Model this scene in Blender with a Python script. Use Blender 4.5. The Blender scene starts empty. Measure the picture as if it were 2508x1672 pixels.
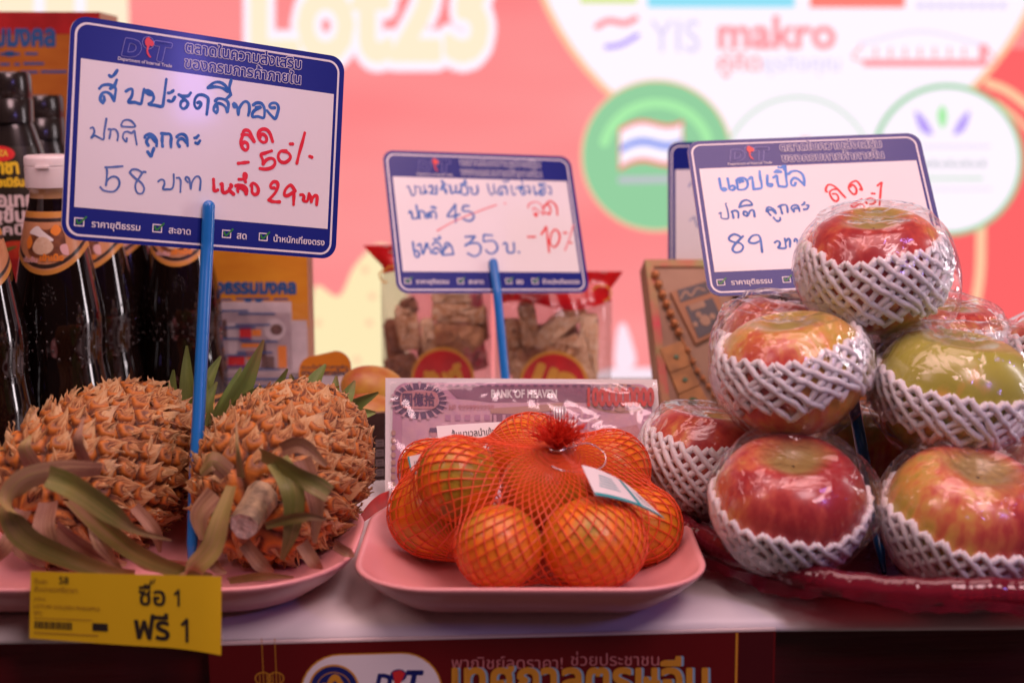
import bpy, math, random
import numpy as np
from mathutils import Vector, Matrix, geometry
random.seed(7)
rng = np.random.default_rng(7)
S = bpy.context.scene
COL = S.collection

# ------------------------------------------------------------------ camera, world, lights, exposure
PITCH = math.radians(10.5)
CAMZ = 0.27
cam = bpy.data.cameras.new('camera')
camo = bpy.data.objects.new('camera', cam)
COL.objects.link(camo)
camo.location = (0, 0, CAMZ)
camo.rotation_euler = (math.pi / 2 - PITCH, 0, 0)
cam.lens = 50
cam.sensor_width = 36
cam.clip_start = 0.02
cam.clip_end = 50
cam.dof.use_dof = True
cam.dof.focus_distance = 0.85
cam.dof.aperture_fstop = 5.3
cam.dof.aperture_blades = 9
S.camera = camo

w = bpy.data.worlds.new('World')
S.world = w
w.use_nodes = True
w.node_tree.nodes['Background'].inputs[0].default_value = (1.0, 0.52, 0.55, 1)
w.node_tree.nodes['Background'].inputs[1].default_value = 0.03


def area(name, loc, target, sx, sy, power, color):
    l = bpy.data.lights.new(name, 'AREA')
    l.shape = 'RECTANGLE'
    l.size, l.size_y = sx, sy
    l.energy = power
    l.color = color
    o = bpy.data.objects.new(name, l)
    COL.objects.link(o)
    o.location = loc
    d = Vector(target) - Vector(loc)
    o.rotation_euler = d.to_track_quat('-Z', 'Y').to_euler()
    return o


area('canopy_light', (0.05, 0.62, 1.6), (0.0, 0.95, 0.0), 1.5, 0.8, 20.5, (1.0, 0.60, 0.59))
area('front_light', (0.60, -0.30, 1.50), (0.0, 0.95, 0.12), 0.6, 0.6, 16.0, (1.0, 0.64, 0.67))
area('side_light', (-1.0, 0.10, 1.2), (-0.1, 0.9, 0.1), 0.35, 0.6, 4.5, (1.0, 0.62, 0.62))
area('strip_light', (1.45, 1.05, 0.45), (0.0, 1.0, 0.12), 0.14, 1.0, 7.0, (1.0, 0.86, 0.90))
area('stage_light', (0.748, 0.111, 0.551), (-0.1, 0.85, 0.2), 0.05, 0.12, 0.9, (0.34, 0.26, 1.0))

S.view_settings.view_transform = 'Standard'
S.view_settings.look = 'None'
S.view_settings.exposure = 0
S.view_settings.gamma = 1
S.view_settings.use_curve_mapping = False
S.cycles.use_denoising = True
S.cycles.max_bounces = 8
S.cycles.transparent_max_bounces = 24
S.cycles.sample_clamp_indirect = 6
S.cycles.caustics_reflective = False
S.cycles.caustics_refractive = False

# ------------------------------------------------------------------ helpers
F = 2508 * 50 / 36.0
CX, CY = 1254.0, 836.0
AX_R = np.array([1.0, 0, 0])
AX_F = np.array([0, math.cos(PITCH), -math.sin(PITCH)])
AX_D = np.array([0, -math.sin(PITCH), -math.cos(PITCH)])
CAM = np.array([0, 0, CAMZ])


def ray(px, py):
    return AX_F + (px - CX) / F * AX_R + (py - CY) / F * AX_D


def P(px, py, y):
    d = ray(px, py)
    return CAM + d * (y / d[1])


def G(px, py, z):
    d = ray(px, py)
    return CAM + d * ((z - CAMZ) / d[2])


def lin(r, g, b):
    def f(c):
        c = c / 255.0
        return c / 12.92 if c <= 0.04045 else ((c + 0.055) / 1.055) ** 2.4
    return (f(r), f(g), f(b))


def nrm(v):
    v = np.asarray(v, float)
    return v / np.linalg.norm(v)


class Plane:
    """A flat frame: O origin, U right, V up, N toward the viewer."""
    def __init__(s, O, U, V):
        s.O = np.asarray(O, float)
        s.U = nrm(U)
        V = np.asarray(V, float)
        s.V = nrm(V - s.U * (V @ s.U))
        s.N = np.cross(s.U, s.V)
        s.bend = None

    def pt(s, u, v, n=0.0):
        if s.bend:
            n = n + s.bend(u, v)
        return s.O + s.U * u + s.V * v + s.N * n

    def uv(s, px, py):
        d = ray(px, py)
        t = ((s.O - CAM) @ s.N) / (d @ s.N)
        q = CAM + d * t - s.O
        return q @ s.U, q @ s.V


# ---- materials
def mat(name, color, rough=0.5, metal=0.0, spec=0.5, coat=0.0, var=0.0, vscale=40.0, bump=0.0, bscale=200.0,
        trans=0.0, sss=0.0, sheen=0.0, ior=1.45, color2=None, vstretch=None):
    m = bpy.data.materials.new(name)
    m.use_nodes = True
    nt = m.node_tree
    b = nt.nodes['Principled BSDF']
    b.inputs['Base Color'].default_value = (*color, 1)
    b.inputs['Roughness'].default_value = rough
    b.inputs['Metallic'].default_value = metal
    b.inputs['Specular IOR Level'].default_value = spec
    b.inputs['Coat Weight'].default_value = coat
    b.inputs['Coat Roughness'].default_value = 0.08
    b.inputs['Transmission Weight'].default_value = trans
    b.inputs['IOR'].default_value = ior
    b.inputs['Sheen Weight'].default_value = sheen
    if sss:
        b.inputs['Subsurface Weight'].default_value = sss
        b.inputs['Subsurface Radius'].default_value = (0.004, 0.002, 0.0015)
        b.inputs['Subsurface Scale'].default_value = 1.0
    tc = nt.nodes.new('ShaderNodeTexCoord')
    src = tc.outputs['Object']
    if vstretch:
        mp = nt.nodes.new('ShaderNodeMapping')
        mp.inputs['Scale'].default_value = vstretch
        nt.links.new(src, mp.inputs['Vector'])
        src = mp.outputs['Vector']
    if var or color2:
        n = nt.nodes.new('ShaderNodeTexNoise')
        n.inputs['Scale'].default_value = vscale
        n.inputs['Detail'].default_value = 5
        nt.links.new(src, n.inputs['Vector'])
        r = nt.nodes.new('ShaderNodeValToRGB')
        r.color_ramp.elements[0].position = 0.32
        r.color_ramp.elements[1].position = 0.68
        c2 = color2 or tuple(c * (1 - var) for c in color)
        r.color_ramp.elements[0].color = (*c2, 1)
        r.color_ramp.elements[1].color = (*[min(1, c * (1 + var * 0.5)) for c in color], 1)
        nt.links.new(n.outputs['Fac'], r.inputs['Fac'])
        nt.links.new(r.outputs['Color'], b.inputs['Base Color'])
    if bump:
        n2 = nt.nodes.new('ShaderNodeTexNoise')
        n2.inputs['Scale'].default_value = bscale
        n2.inputs['Detail'].default_value = 4
        nt.links.new(src, n2.inputs['Vector'])
        bp = nt.nodes.new('ShaderNodeBump')
        bp.inputs['Strength'].default_value = bump
        bp.inputs['Distance'].default_value = 0.002
        nt.links.new(n2.outputs['Fac'], bp.inputs['Height'])
        nt.links.new(bp.outputs['Normal'], b.inputs['Normal'])
    return m


def emis(name, color, strength=1.0, color2=None, scale=(1, 1, 1), rot=0.0, nscale=1.5):
    m = bpy.data.materials.new(name)
    m.use_nodes = True
    nt = m.node_tree
    nt.nodes.clear()
    o = nt.nodes.new('ShaderNodeOutputMaterial')
    e = nt.nodes.new('ShaderNodeEmission')
    e.inputs['Color'].default_value = (*color, 1)
    e.inputs['Strength'].default_value = strength
    if color2:
        tc = nt.nodes.new('ShaderNodeTexCoord')
        mp = nt.nodes.new('ShaderNodeMapping')
        mp.inputs['Scale'].default_value = scale
        mp.inputs['Rotation'].default_value = (0, rot, 0)
        n = nt.nodes.new('ShaderNodeTexNoise')
        n.inputs['Scale'].default_value = nscale
        n.inputs['Detail'].default_value = 2
        r = nt.nodes.new('ShaderNodeValToRGB')
        r.color_ramp.elements[0].position = 0.35
        r.color_ramp.elements[1].position = 0.65
        r.color_ramp.elements[0].color = (*color, 1)
        r.color_ramp.elements[1].color = (*color2, 1)
        nt.links.new(tc.outputs['Object'], mp.inputs['Vector'])
        nt.links.new(mp.outputs['Vector'], n.inputs['Vector'])
        nt.links.new(n.outputs['Fac'], r.inputs['Fac'])
        nt.links.new(r.outputs['Color'], e.inputs['Color'])
    nt.links.new(e.outputs[0], o.inputs[0])
    return m


def film(name, tint=(1, 1, 1), rough=0.06, gloss=0.10, haze=0.0, bump=0.4, bscale=60.0, bdist=0.002, hazecol=(0.9, 0.85, 0.88)):
    """Thin clear plastic: mostly see-through, glossy at grazing angles, crinkled."""
    m = bpy.data.materials.new(name)
    m.use_nodes = True
    nt = m.node_tree
    nt.nodes.clear()
    out = nt.nodes.new('ShaderNodeOutputMaterial')
    tr = nt.nodes.new('ShaderNodeBsdfTransparent')
    tr.inputs[0].default_value = (*tint, 1)
    gl = nt.nodes.new('ShaderNodeBsdfGlossy')
    gl.inputs['Roughness'].default_value = rough
    lw = nt.nodes.new('ShaderNodeLayerWeight')
    lw.inputs['Blend'].default_value = 0.5
    pw = nt.nodes.new('ShaderNodeMath')
    pw.operation = 'POWER'
    pw.inputs[1].default_value = 3.0
    nt.links.new(lw.outputs['Facing'], pw.inputs[0])
    mul = nt.nodes.new('ShaderNodeMath')
    mul.operation = 'MULTIPLY_ADD'
    mul.inputs[1].default_value = 0.75
    mul.inputs[2].default_value = gloss
    mul.use_clamp = True
    nt.links.new(pw.outputs[0], mul.inputs[0])
    tc = nt.nodes.new('ShaderNodeTexCoord')
    n = nt.nodes.new('ShaderNodeTexNoise')
    n.inputs['Scale'].default_value = bscale
    n.inputs['Detail'].default_value = 2
    n.inputs['Distortion'].default_value = 1.2
    nt.links.new(tc.outputs['Object'], n.inputs['Vector'])
    bp = nt.nodes.new('ShaderNodeBump')
    bp.inputs['Strength'].default_value = bump
    bp.inputs['Distance'].default_value = bdist
    nt.links.new(n.outputs['Fac'], bp.inputs['Height'])
    nt.links.new(bp.outputs['Normal'], gl.inputs['Normal'])
    nt.links.new(bp.outputs['Normal'], lw.inputs['Normal'])
    base = tr.outputs[0]
    if haze:
        df = nt.nodes.new('ShaderNodeBsdfDiffuse')
        df.inputs[0].default_value = (*hazecol, 1)
        mx0 = nt.nodes.new('ShaderNodeMixShader')
        mx0.inputs[0].default_value = haze
        nt.links.new(tr.outputs[0], mx0.inputs[1])
        nt.links.new(df.outputs[0], mx0.inputs[2])
        base = mx0.outputs[0]
    mx = nt.nodes.new('ShaderNodeMixShader')
    nt.links.new(mul.outputs[0], mx.inputs[0])
    nt.links.new(base, mx.inputs[1])
    nt.links.new(gl.outputs[0], mx.inputs[2])
    nt.links.new(mx.outputs[0], out.inputs[0])
    return m


# ---- mesh building
class MB:
    def __init__(s):
        s.v, s.f, s.m, s.n = [], [], [], 0

    def add(s, verts, faces, mi=0):
        verts = np.asarray(verts, float).reshape(-1, 3)
        s.v.append(verts)
        for f in faces:
            s.f.append(tuple(int(i) + s.n for i in f))
            s.m.append(mi)
        s.n += len(verts)
        return s

    def grid(s, A, mi=0, closed_u=False, flip=False):
        """A: (rows, cols, 3)"""
        A = np.asarray(A, float)
        R, C = A.shape[:2]
        fs = []
        for r in range(R - 1):
            for c in range(C if closed_u else C - 1):
                c2 = (c + 1) % C
                q = (r * C + c, r * C + c2, (r + 1) * C + c2, (r + 1) * C + c)
                fs.append(q[::-1] if flip else q)
        return s.add(A.reshape(-1, 3), fs, mi)

    def tube(s, pts, rad, sides=6, mi=0, caps=True, closed=False):
        pts = np.asarray(pts, float)
        n = len(pts)
        rad = np.full(n, rad) if np.isscalar(rad) else np.asarray(rad, float)
        tan = np.zeros_like(pts)
        if closed:
            tan = np.roll(pts, -1, 0) - np.roll(pts, 1, 0)
        else:
            tan[1:-1] = pts[2:] - pts[:-2]
            tan[0] = pts[1] - pts[0]
            tan[-1] = pts[-1] - pts[-2]
        tan /= np.maximum(np.linalg.norm(tan, axis=1, keepdims=True), 1e-12)
        up = np.array([0, 0, 1.0]) if abs(tan[0][2]) < 0.9 else np.array([1.0, 0, 0])
        a = np.cross(tan[0], up)
        a /= np.linalg.norm(a)
        rings = []
        ang = np.arange(sides) * 2 * math.pi / sides
        for i in range(n):
            a = a - tan[i] * (a @ tan[i])
            a /= max(np.linalg.norm(a), 1e-12)
            b = np.cross(tan[i], a)
            rings.append(pts[i] + rad[i] * (np.cos(ang)[:, None] * a + np.sin(ang)[:, None] * b))
        V = np.array(rings)
        fs = []
        for r in range(n if closed else n - 1):
            r2 = (r + 1) % n
            for c in range(sides):
                c2 = (c + 1) % sides
                fs.append((r * sides + c, r * sides + c2, r2 * sides + c2, r2 * sides + c))
        if caps and not closed:
            fs.append(tuple(range(sides))[::-1])
            fs.append(tuple((n - 1) * sides + c for c in range(sides)))
        return s.add(V.reshape(-1, 3), fs, mi)

    def lathe(s, prof, n=48, mi=0, cx=0, cy=0, fn=None):
        prof = np.asarray(prof, float)
        th = np.arange(n) * 2 * math.pi / n
        A = np.zeros((len(prof), n, 3))
        A[:, :, 0] = cx + prof[:, 0:1] * np.cos(th)
        A[:, :, 1] = cy + prof[:, 0:1] * np.sin(th)
        A[:, :, 2] = prof[:, 1:2]
        if fn:
            A = fn(A, th)
        return s.grid(A, mi, closed_u=True)

    def box(s, lo, hi, mi=0, pl=None):
        x0, y0, z0 = lo
        x1, y1, z1 = hi
        v = [(x, y, z) for z in (z0, z1) for y in (y0, y1) for x in (x0, x1)]
        if pl:
            v = [pl.pt(*q) for q in v]
        f = [(0, 2, 3, 1), (4, 5, 7, 6), (0, 1, 5, 4), (2, 6, 7, 3), (1, 3, 7, 5), (0, 4, 6, 2)]
        return s.add(v, f, mi)

    def poly(s, pl, uv, n=0.0, mi=0, thick=0.0):
        """flat polygon on a plane (optionally a slab of thickness thick behind it)"""
        uv = [tuple(q) for q in uv]
        top = [pl.pt(u, v, n) for u, v in uv]
        k = len(uv)
        if not thick:
            return s.add(top, [tuple(range(k))], mi)
        bot = [pl.pt(u, v, n - thick) for u, v in uv]
        fs = [tuple(range(k)), tuple(range(2 * k - 1, k - 1, -1))]
        for i in range(k):
            j = (i + 1) % k
            fs.append((i, i + k, j + k, j))
        return s.add(top + bot, fs, mi)

    def build(s, name, mats, parent=None, smooth=True, origin=None):
        V = np.concatenate(s.v) if s.v else np.zeros((0, 3))
        if parent is not None and origin is None:
            origin = np.array(parent_world(parent))
        if origin is not None:
            V = V - np.asarray(origin)
        me = bpy.data.meshes.new(name)
        me.from_pydata(V.tolist(), [], s.f)
        mats = mats if isinstance(mats, (list, tuple)) else [mats]
        for m in mats:
            me.materials.append(m)
        me.polygons.foreach_set('material_index', s.m)
        me.polygons.foreach_set('use_smooth', [smooth] * len(s.f))
        me.update()
        o = bpy.data.objects.new(name, me)
        COL.objects.link(o)
        if parent is not None:
            o.parent = parent
        elif origin is not None:
            o.location = origin
        return o


WORLD = {}


def parent_world(p):
    """world translation of an unrotated parent chain"""
    t = Vector((0, 0, 0))
    while p is not None:
        t = t + Vector(p.location)
        p = p.parent
    return t


def thing(name, label, cat, loc=(0, 0, 0), group=None):
    o = bpy.data.objects.new(name, None)
    COL.objects.link(o)
    o.empty_display_size = 0.02
    o.location = [float(c) for c in loc]
    o['label'] = label
    o['category'] = cat
    if group:
        o['group'] = group
    return o


def tag(o, label, cat, group=None):
    o['label'] = label
    o['category'] = cat
    if group:
        o['group'] = group
    return o


def dup(root, label, group=None):
    r = root.copy()
    COL.objects.link(r)
    r['label'] = label
    if group:
        r['group'] = group
    for ch in list(root.children):
        c = ch.copy()
        COL.objects.link(c)
        c.parent = r
        for g in ch.children:
            d = g.copy()
            COL.objects.link(d)
            d.parent = c
    return r


def auto_flat(o, ang=35):
    me = o.data
    try:
        me.set_sharp_from_angle(angle=math.radians(ang))
    except Exception:
        pass
    return o


def catmull(pts, k=5, closed=False):
    p = np.asarray(pts, float)
    n = len(p)
    if n < 3 and not closed:
        t = np.linspace(0, 1, k + 1)[:, None]
        return p[0] * (1 - t) + p[1] * t
    out = []
    rngi = range(n) if closed else range(n - 1)
    for i in rngi:
        if closed:
            a, b, c, d = p[i - 1], p[i], p[(i + 1) % n], p[(i + 2) % n]
        else:
            b, c = p[i], p[i + 1]
            a = p[i - 1] if i > 0 else 2 * b - c
            d = p[i + 2] if i + 2 < n else 2 * c - b
        for j in range(k):
            t = j / k
            out.append(0.5 * (2 * b + (c - a) * t + (2 * a - 5 * b + 4 * c - d) * t * t + (3 * b - a - 3 * c + d) * t ** 3))
    if not closed:
        out.append(p[-1])
    return np.array(out)


# ---- text as clean triangles (non-zero winding fill, so overlapping glyph contours do not open holes)
_TXT = {}


def text_tris(body, offset=0.0, shear=0.0):
    key = (body, 0, shear)
    if key in _TXT:
        return _TXT[key]
    c = bpy.data.curves.new('tmp', 'FONT')
    c.body = body
    c.size = 1.0
    c.shear = shear
    c.resolution_u = 3
    c.fill_mode = 'NONE'
    o = bpy.data.objects.new('tmp', c)
    COL.objects.link(o)
    dg = bpy.context.evaluated_depsgraph_get()
    me = bpy.data.meshes.new_from_object(o.evaluated_get(dg))
    V = [(v.co.x, v.co.y) for v in me.vertices]
    nxt = {e.vertices[0]: e.vertices[1] for e in me.edges}
    # group contours by glyph column so that the triangulation stays small
    seen, loops = set(), []
    adj = {}
    for e in me.edges:
        a, b = e.vertices
        adj.setdefault(a, []).append(b)
        adj.setdefault(b, []).append(a)
    for s0 in range(len(V)):
        if s0 in seen or s0 not in adj:
            continue
        lp = [s0]
        seen.add(s0)
        cur, prev = s0, None
        # vertices of one contour are consecutive, follow ascending order
        first = [b for b in adj[s0]]
        step = s0 + 1 if (s0 + 1) in first else first[0]
        while step not in seen:
            lp.append(step)
            seen.add(step)
            cand = [b for b in adj[step] if b not in seen]
            if not cand:
                break
            step = cand[0]
        if len(lp) > 2:
            loops.append(lp)
    bpy.data.objects.remove(o)
    bpy.data.curves.remove(c)
    bpy.data.meshes.remove(me)
    # cluster loops whose x-ranges overlap
    info = []
    for lp in loops:
        xs = [V[i][0] for i in lp]
        info.append((min(xs), max(xs), lp))
    info.sort(key=lambda q: q[0])
    clusters = []
    for a, b, lp in info:
        if clusters and a <= clusters[-1][1]:
            clusters[-1][1] = max(clusters[-1][1], b)
            clusters[-1][2].append(lp)
        else:
            clusters.append([a, b, [lp]])
    verts, tris, outl = [], [], []
    for _, _, lps in clusters:
        pts, edges, rings = [], [], []
        for lp in lps:
            base = len(pts)
            ring = [V[i] for i in lp]
            pts += [Vector(q) for q in ring]
            edges += [(base + i, base + (i + 1) % len(ring)) for i in range(len(ring))]
            rings.append(np.array(ring))
            outl.append(np.array(ring))
        try:
            r = geometry.delaunay_2d_cdt(pts, edges, [], 0, 1e-6)
        except Exception:
            continue
        vo = np.array([(q.x, q.y) for q in r[0]])
        base = len(verts)
        keep = []
        for t in r[2]:
            cen = vo[list(t)].mean(0)
            wn = 0
            for ring in rings:
                a = ring
                b = np.roll(ring, -1, 0)
                up = (a[:, 1] <= cen[1]) & (b[:, 1] > cen[1])
                dn = (a[:, 1] > cen[1]) & (b[:, 1] <= cen[1])
                cr = (b[:, 0] - a[:, 0]) * (cen[1] - a[:, 1]) - (cen[0] - a[:, 0]) * (b[:, 1] - a[:, 1])
                wn += int(np.sum(up & (cr > 0))) - int(np.sum(dn & (cr < 0)))
            if wn != 0:
                keep.append(tuple(base + i for i in t))
        verts += [tuple(q) for q in vo]
        tris += keep
    V2 = np.array(verts) if verts else np.zeros((1, 2))
    used = sorted({i for t in tris for i in t})
    if used:
        mp = {i: k for k, i in enumerate(used)}
        V2 = V2[used]
        tris = [tuple(mp[i] for i in t) for t in tris]
    _TXT[key] = (V2, tris, outl)
    return _TXT[key]


def text_on(mb, fn, body, x0, x1, y0, mi=0, offset=0.0, n=0.0, ysc=1.0, shear=0.0, h=None, ref=None):
    """lay text so that it spans x0..x1 with its baseline at y0; fn(u,v,n)->xyz.  ref: use another
    offset's bounds, so an outline and its fill share the same place."""
    V, T, OL = text_tris(body, 0, shear)
    lo, hi = V[:, 0].min(), V[:, 0].max()
    pad = (ref if ref is not None else offset)
    k = (x1 - x0) / max(hi - lo + 2 * pad, 1e-9)
    ky = k * ysc if h is None else h
    q = lambda a, b, e: fn(x0 + (a - lo + pad) * k, y0 + b * ky, e)
    mb.add([q(a, b, n) for a, b in V], T, mi)
    if offset > 0:
        # bolder: a band of half-width `offset` laid along every contour
        lift = 0
        for ring in OL:
            m_ = len(ring)
            d = np.roll(ring, -1, 0) - ring
            L = np.maximum(np.linalg.norm(d, axis=1, keepdims=True), 1e-9)
            d = d / L
            nr = np.stack([-d[:, 1], d[:, 0]], 1) * offset
            for i in range(m_):
                j = (i + 1) % m_
                e = n + (lift % 11) * 1.5e-6
                lift += 1
                A_, B_ = ring[i], ring[j]
                mb.add([q(*(A_ + nr[i]), e), q(*(A_ - nr[i]), e), q(*(B_ - nr[i]), e), q(*(B_ + nr[i]), e)], [(0, 1, 2, 3)], mi)
                turn = d[i] @ d[i - 1]
                if turn < 0.985:
                    e = n + 2e-5 + (lift % 7) * 1.5e-6
                    mb.add([q(A_[0] + offset * math.cos(t), A_[1] + offset * math.sin(t), e) for t in np.arange(10) * math.pi / 5], [tuple(range(10))], mi)
    return ky


def stroke(mb, fn, pts, wd, n=0.0, mi=0, taper=True):
    """a flat pen stroke along 2-D points with round ends"""
    p = catmull(pts, 6)
    d = np.gradient(p, axis=0)
    d /= np.maximum(np.linalg.norm(d, axis=1, keepdims=True), 1e-9)
    q = np.stack([-d[:, 1], d[:, 0]], 1)
    k = len(p)
    ww = np.full(k, wd / 2)
    if taper:
        ww = ww * (1 + 0.13 * np.sin(np.linspace(0, 9, k) + random.random() * 6))
    verts, fs = [], []
    for i in range(k):
        e = n + i * 4e-7
        verts += [fn(*(p[i] + q[i] * ww[i]), e), fn(*(p[i] - q[i] * ww[i]), e)]
    for i in range(k - 1):
        fs.append((2 * i, 2 * i + 1, 2 * i + 3, 2 * i + 2))
    mb.add(verts, fs, mi)
    for e_i, sg in ((0, -1), (k - 1, 1)):
        a0 = math.atan2(d[e_i][1], d[e_i][0])
        r = ww[e_i]
        e = n + (e_i + 2) * 4e-7 + 2e-7
        fan = [fn(*p[e_i], e)]
        for j in range(9):
            a = a0 + sg * 0 + (-math.pi / 2 + math.pi * j / 8) + (0 if sg > 0 else math.pi)
            fan.append(fn(p[e_i][0] + r * math.cos(a), p[e_i][1] + r * math.sin(a), e))
        mb.add(fan, [(0, j, j + 1) for j in range(1, 9)], mi)


def rrect(x0, y0, x1, y1, r, k=8):
    out = []
    for cx, cy, a0 in ((x1 - r, y1 - r, 0), (x0 + r, y1 - r, 90), (x0 + r, y0 + r, 180), (x1 - r, y0 + r, 270)):
        for j in range(k + 1):
            a = math.radians(a0 + 90 * j / k)
            out.append((cx + r * math.cos(a), cy + r * math.sin(a)))
    return out


def ellipse(cx, cy, rx, ry, k=40, a0=0.0):
    return [(cx + rx * math.cos(2 * math.pi * j / k) * math.cos(a0) - ry * math.sin(2 * math.pi * j / k) * math.sin(a0),
             cy + rx * math.cos(2 * math.pi * j / k) * math.sin(a0) + ry * math.sin(2 * math.pi * j / k) * math.cos(a0)) for j in range(k)]


def ring_on(mb, fn, outer, inner, n, mi):
    k = len(outer)
    v = [fn(*q, n) for q in outer] + [fn(*q, n) for q in inner]
    mb.add(v, [(i, (i + 1) % k, k + (i + 1) % k, k + i) for i in range(k)], mi)

# ------------------------------------------------------------------ setting: table, ground, screen
M_WHITE = mat('white_laminate', (0.80, 0.79, 0.80), rough=0.38, var=0.09, vscale=14, bump=0.08, bscale=60)
M_MAROON = mat('maroon_cloth', (0.13, 0.007, 0.012), rough=0.36, var=0.45, vscale=14, vstretch=(0.4, 1, 3), bump=0.25, bscale=45)
M_BROWN = mat('dark_cloth', (0.085, 0.008, 0.012), rough=0.42, var=0.5, vscale=16, vstretch=(0.25, 1, 4), bump=0.3, bscale=50)
M_FLOOR = mat('grey_paving', (0.22, 0.20, 0.19), rough=0.8, var=0.3, vscale=3)


def edge_y(x):
    return 0.690 + 0.043 * x


mb = MB()
xs = np.linspace(-1.5, 1.5, 61)
prof = [(0.585, -0.02), (0.58, 0.0), (0.5, 0.0), (0.2, 0.0), (0.03, 0.0), (0.018, -0.0001), (0.0125, -0.0008), (0.008, -0.0021), (0.0045, -0.0041), (0.0018, -0.0067), (0.0004, -0.0095), (0.0, -0.0118), (0.004, -0.0125), (0.03, -0.0125)]
A = np.array([[(x, edge_y(x) + p[0], p[1] + (0.0007 * math.sin(x * 17) * math.exp(-p[0] * 60) if p[1] < 0 else 0)) for x in xs] for p in prof])
mb.grid(A, flip=False)
table = thing('display_table', 'white topped display table with dark red skirt carrying all the goods', 'table', (0, 1.2, -0.75))
mb.build('table_top', M_WHITE, table)
mb = MB()
xs = np.linspace(-1.5, 1.5, 400)
zs = [-0.0125, -0.02, -0.03, -0.05, -0.10, -0.3, -0.74]
A = np.array([[(x, edge_y(x) + 0.009 + (0.0035 * math.sin(x * 42 + 2 * math.sin(x * 9)) + 0.002 * math.sin(x * 95)) * min(1, (-z - 0.0125) * 16), z) for x in xs] for z in zs])
mb.grid(A[:, :181], 0)
mb.grid(A[:, 180:], 1)
mb.build('table_skirt', [M_MAROON, M_BROWN], table)

mb = MB()
mb.add([(-8, -4, -0.75), (8, -4, -0.75), (8, 8, -0.75), (-8, 8, -0.75)], [(0, 1, 2, 3)])
g = mb.build('ground', M_FLOOR)
g['kind'] = 'structure'

# ---- LED screen behind the stall
SCR = Plane((0, 2.8, 0), (1, 0, 0), (0, 0, 1))


def scr(u, v, n=0.0):
    """photo pixel on the screen surface (v counted upward)"""
    a, b = SCR.uv(u, -v)
    return SCR.pt(a, b, n)


def E_(n, r, g_, b, k=1.0):
    return emis(n, lin(r, g_, b), k)


screen = thing('led_screen', 'large glowing red LED screen with white logo circle behind the stall', 'screen', (0, 2.85, -0.75))
SC = [emis('screen_red', lin(255, 134, 136), 1.0, lin(255, 153, 153), scale=(0.8, 1, 2.6), rot=-0.5, nscale=1.6),
      E_('screen_cream', 255, 236, 206, 1.04), E_('screen_white', 255, 244, 255, 1.05), E_('screen_orange', 255, 205, 165),
      E_('screen_green', 150, 210, 162), E_('screen_lime', 172, 240, 172), E_('screen_purple', 186, 158, 250),
      E_('screen_pink', 255, 156, 164), E_('screen_lilac', 226, 212, 246), E_('screen_cyan', 150, 228, 250),
      E_('screen_coral', 255, 132, 122), E_('screen_palegreen', 204, 228, 208), E_('screen_blue', 140, 160, 244),
      E_('screen_hot', 255, 104, 106), E_('screen_yellowgreen', 222, 236, 150), E_('screen_grey', 196, 196, 206),
      E_('screen_butter', 255, 236, 186), E_('screen_glow', 255, 232, 246)]
(RED, CREAM, WHT, ORG, GRN, LIME, PUR, PNK, LIL, CYA, COR, PGR, BLU, HOT, YGR, GRY, BUT, GLW) = range(18)
mb = MB()
mb.box((-1.9, 2.8, -0.75), (1.9, 2.9, 1.45), 0)
mb.build('screen_panel', SC, screen, smooth=False)
mb = MB()


def disc(cx, cy, r, n, mi, ry=None):
    q = [scr(x, -y, n) for x, y in ellipse(cx, cy, r, ry or r, 72)][::-1]
    mb.add(q, [tuple(range(72))], mi)


def blob(pts, n, mi, k=6):
    c = catmull(pts, k, closed=True)
    a = 0.5 * np.sum(c[:, 0] * np.roll(c[:, 1], -1) - np.roll(c[:, 0], -1) * c[:, 1])
    c = c if a < 0 else c[::-1]
    tess = geometry.tessellate_polygon([[Vector((x, y, 0)) for x, y in c]])
    mb.add([scr(x, -y, n) for x, y in c], tess, mi)


def bar(x0, y0, x1, y1, n, mi):
    mb.add([scr(x0, -y1, n), scr(x1, -y1, n), scr(x1, -y0, n), scr(x0, -y0, n)], [(0, 1, 2, 3)], mi)


def line(pts, wd, n, mi):
    stroke(mb, lambda u, v, e: scr(u, v, e), [(x, -y) for x, y in pts], wd, n, mi, taper=False)


# redder right side, softer streaks of the printed rays
bar(2180, 120, 3400, 1500, 0.001, HOT)
# block of big letters, upper left
blob([(-700, -700), (300, -700), (312, -100), (306, 112), (200, 128), (-100, 120), (-700, 120)], 0.002, CREAM)
for x in (85, 185, -60):
    bar(x, -300, x + 26, 40, 0.004, WHT)
# headline lettering, its white outline, and bloom drawn as an outer glow layer
for off, mi, n in ((0.108, GLW, 0.002), (0.088, WHT, 0.004), (0.036, CREAM, 0.006)):
    text_on(mb, scr, 'Lot23', 612, 1200, -140, mi, offset=off, n=n, ref=0.042, ysc=1.34)
# white logo board
disc(1930, -250, 656, 0.002, ORG)
disc(1930, -250, 640, 0.004, WHT)
bar(1420, -60, 1560, 10, 0.006, YGR)
bar(1585, -60, 1945, 20, 0.006, CYA)
bar(1982, -60, 2214, 20, 0.006, COR)
for k in range(9):
    bar(2244 + k * 25, 8, 2262 + k * 25, 22, 0.006, LIL)
line([(1462, 66), (1490, 52), (1530, 58), (1556, 46)], 16, 0.006, PNK)
line([(1485, 116), (1520, 110), (1560, 88)], 13, 0.006, PUR)
text_on(mb, scr, 'YIS', 1592, 1712, -128, LIL, offset=-0.005, n=0.006, ysc=1.2)
text_on(mb, scr, 'makro', 1757, 2046, -118, PNK, offset=0.03, n=0.006)
text_on(mb, scr, 'คู่คิด', 1757, 1862, -174, PNK, offset=0.015, n=0.006)
text_on(mb, scr, 'ธุรกิจคุณ', 1868, 2056, -174, LIL, offset=0.005, n=0.006)
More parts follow.
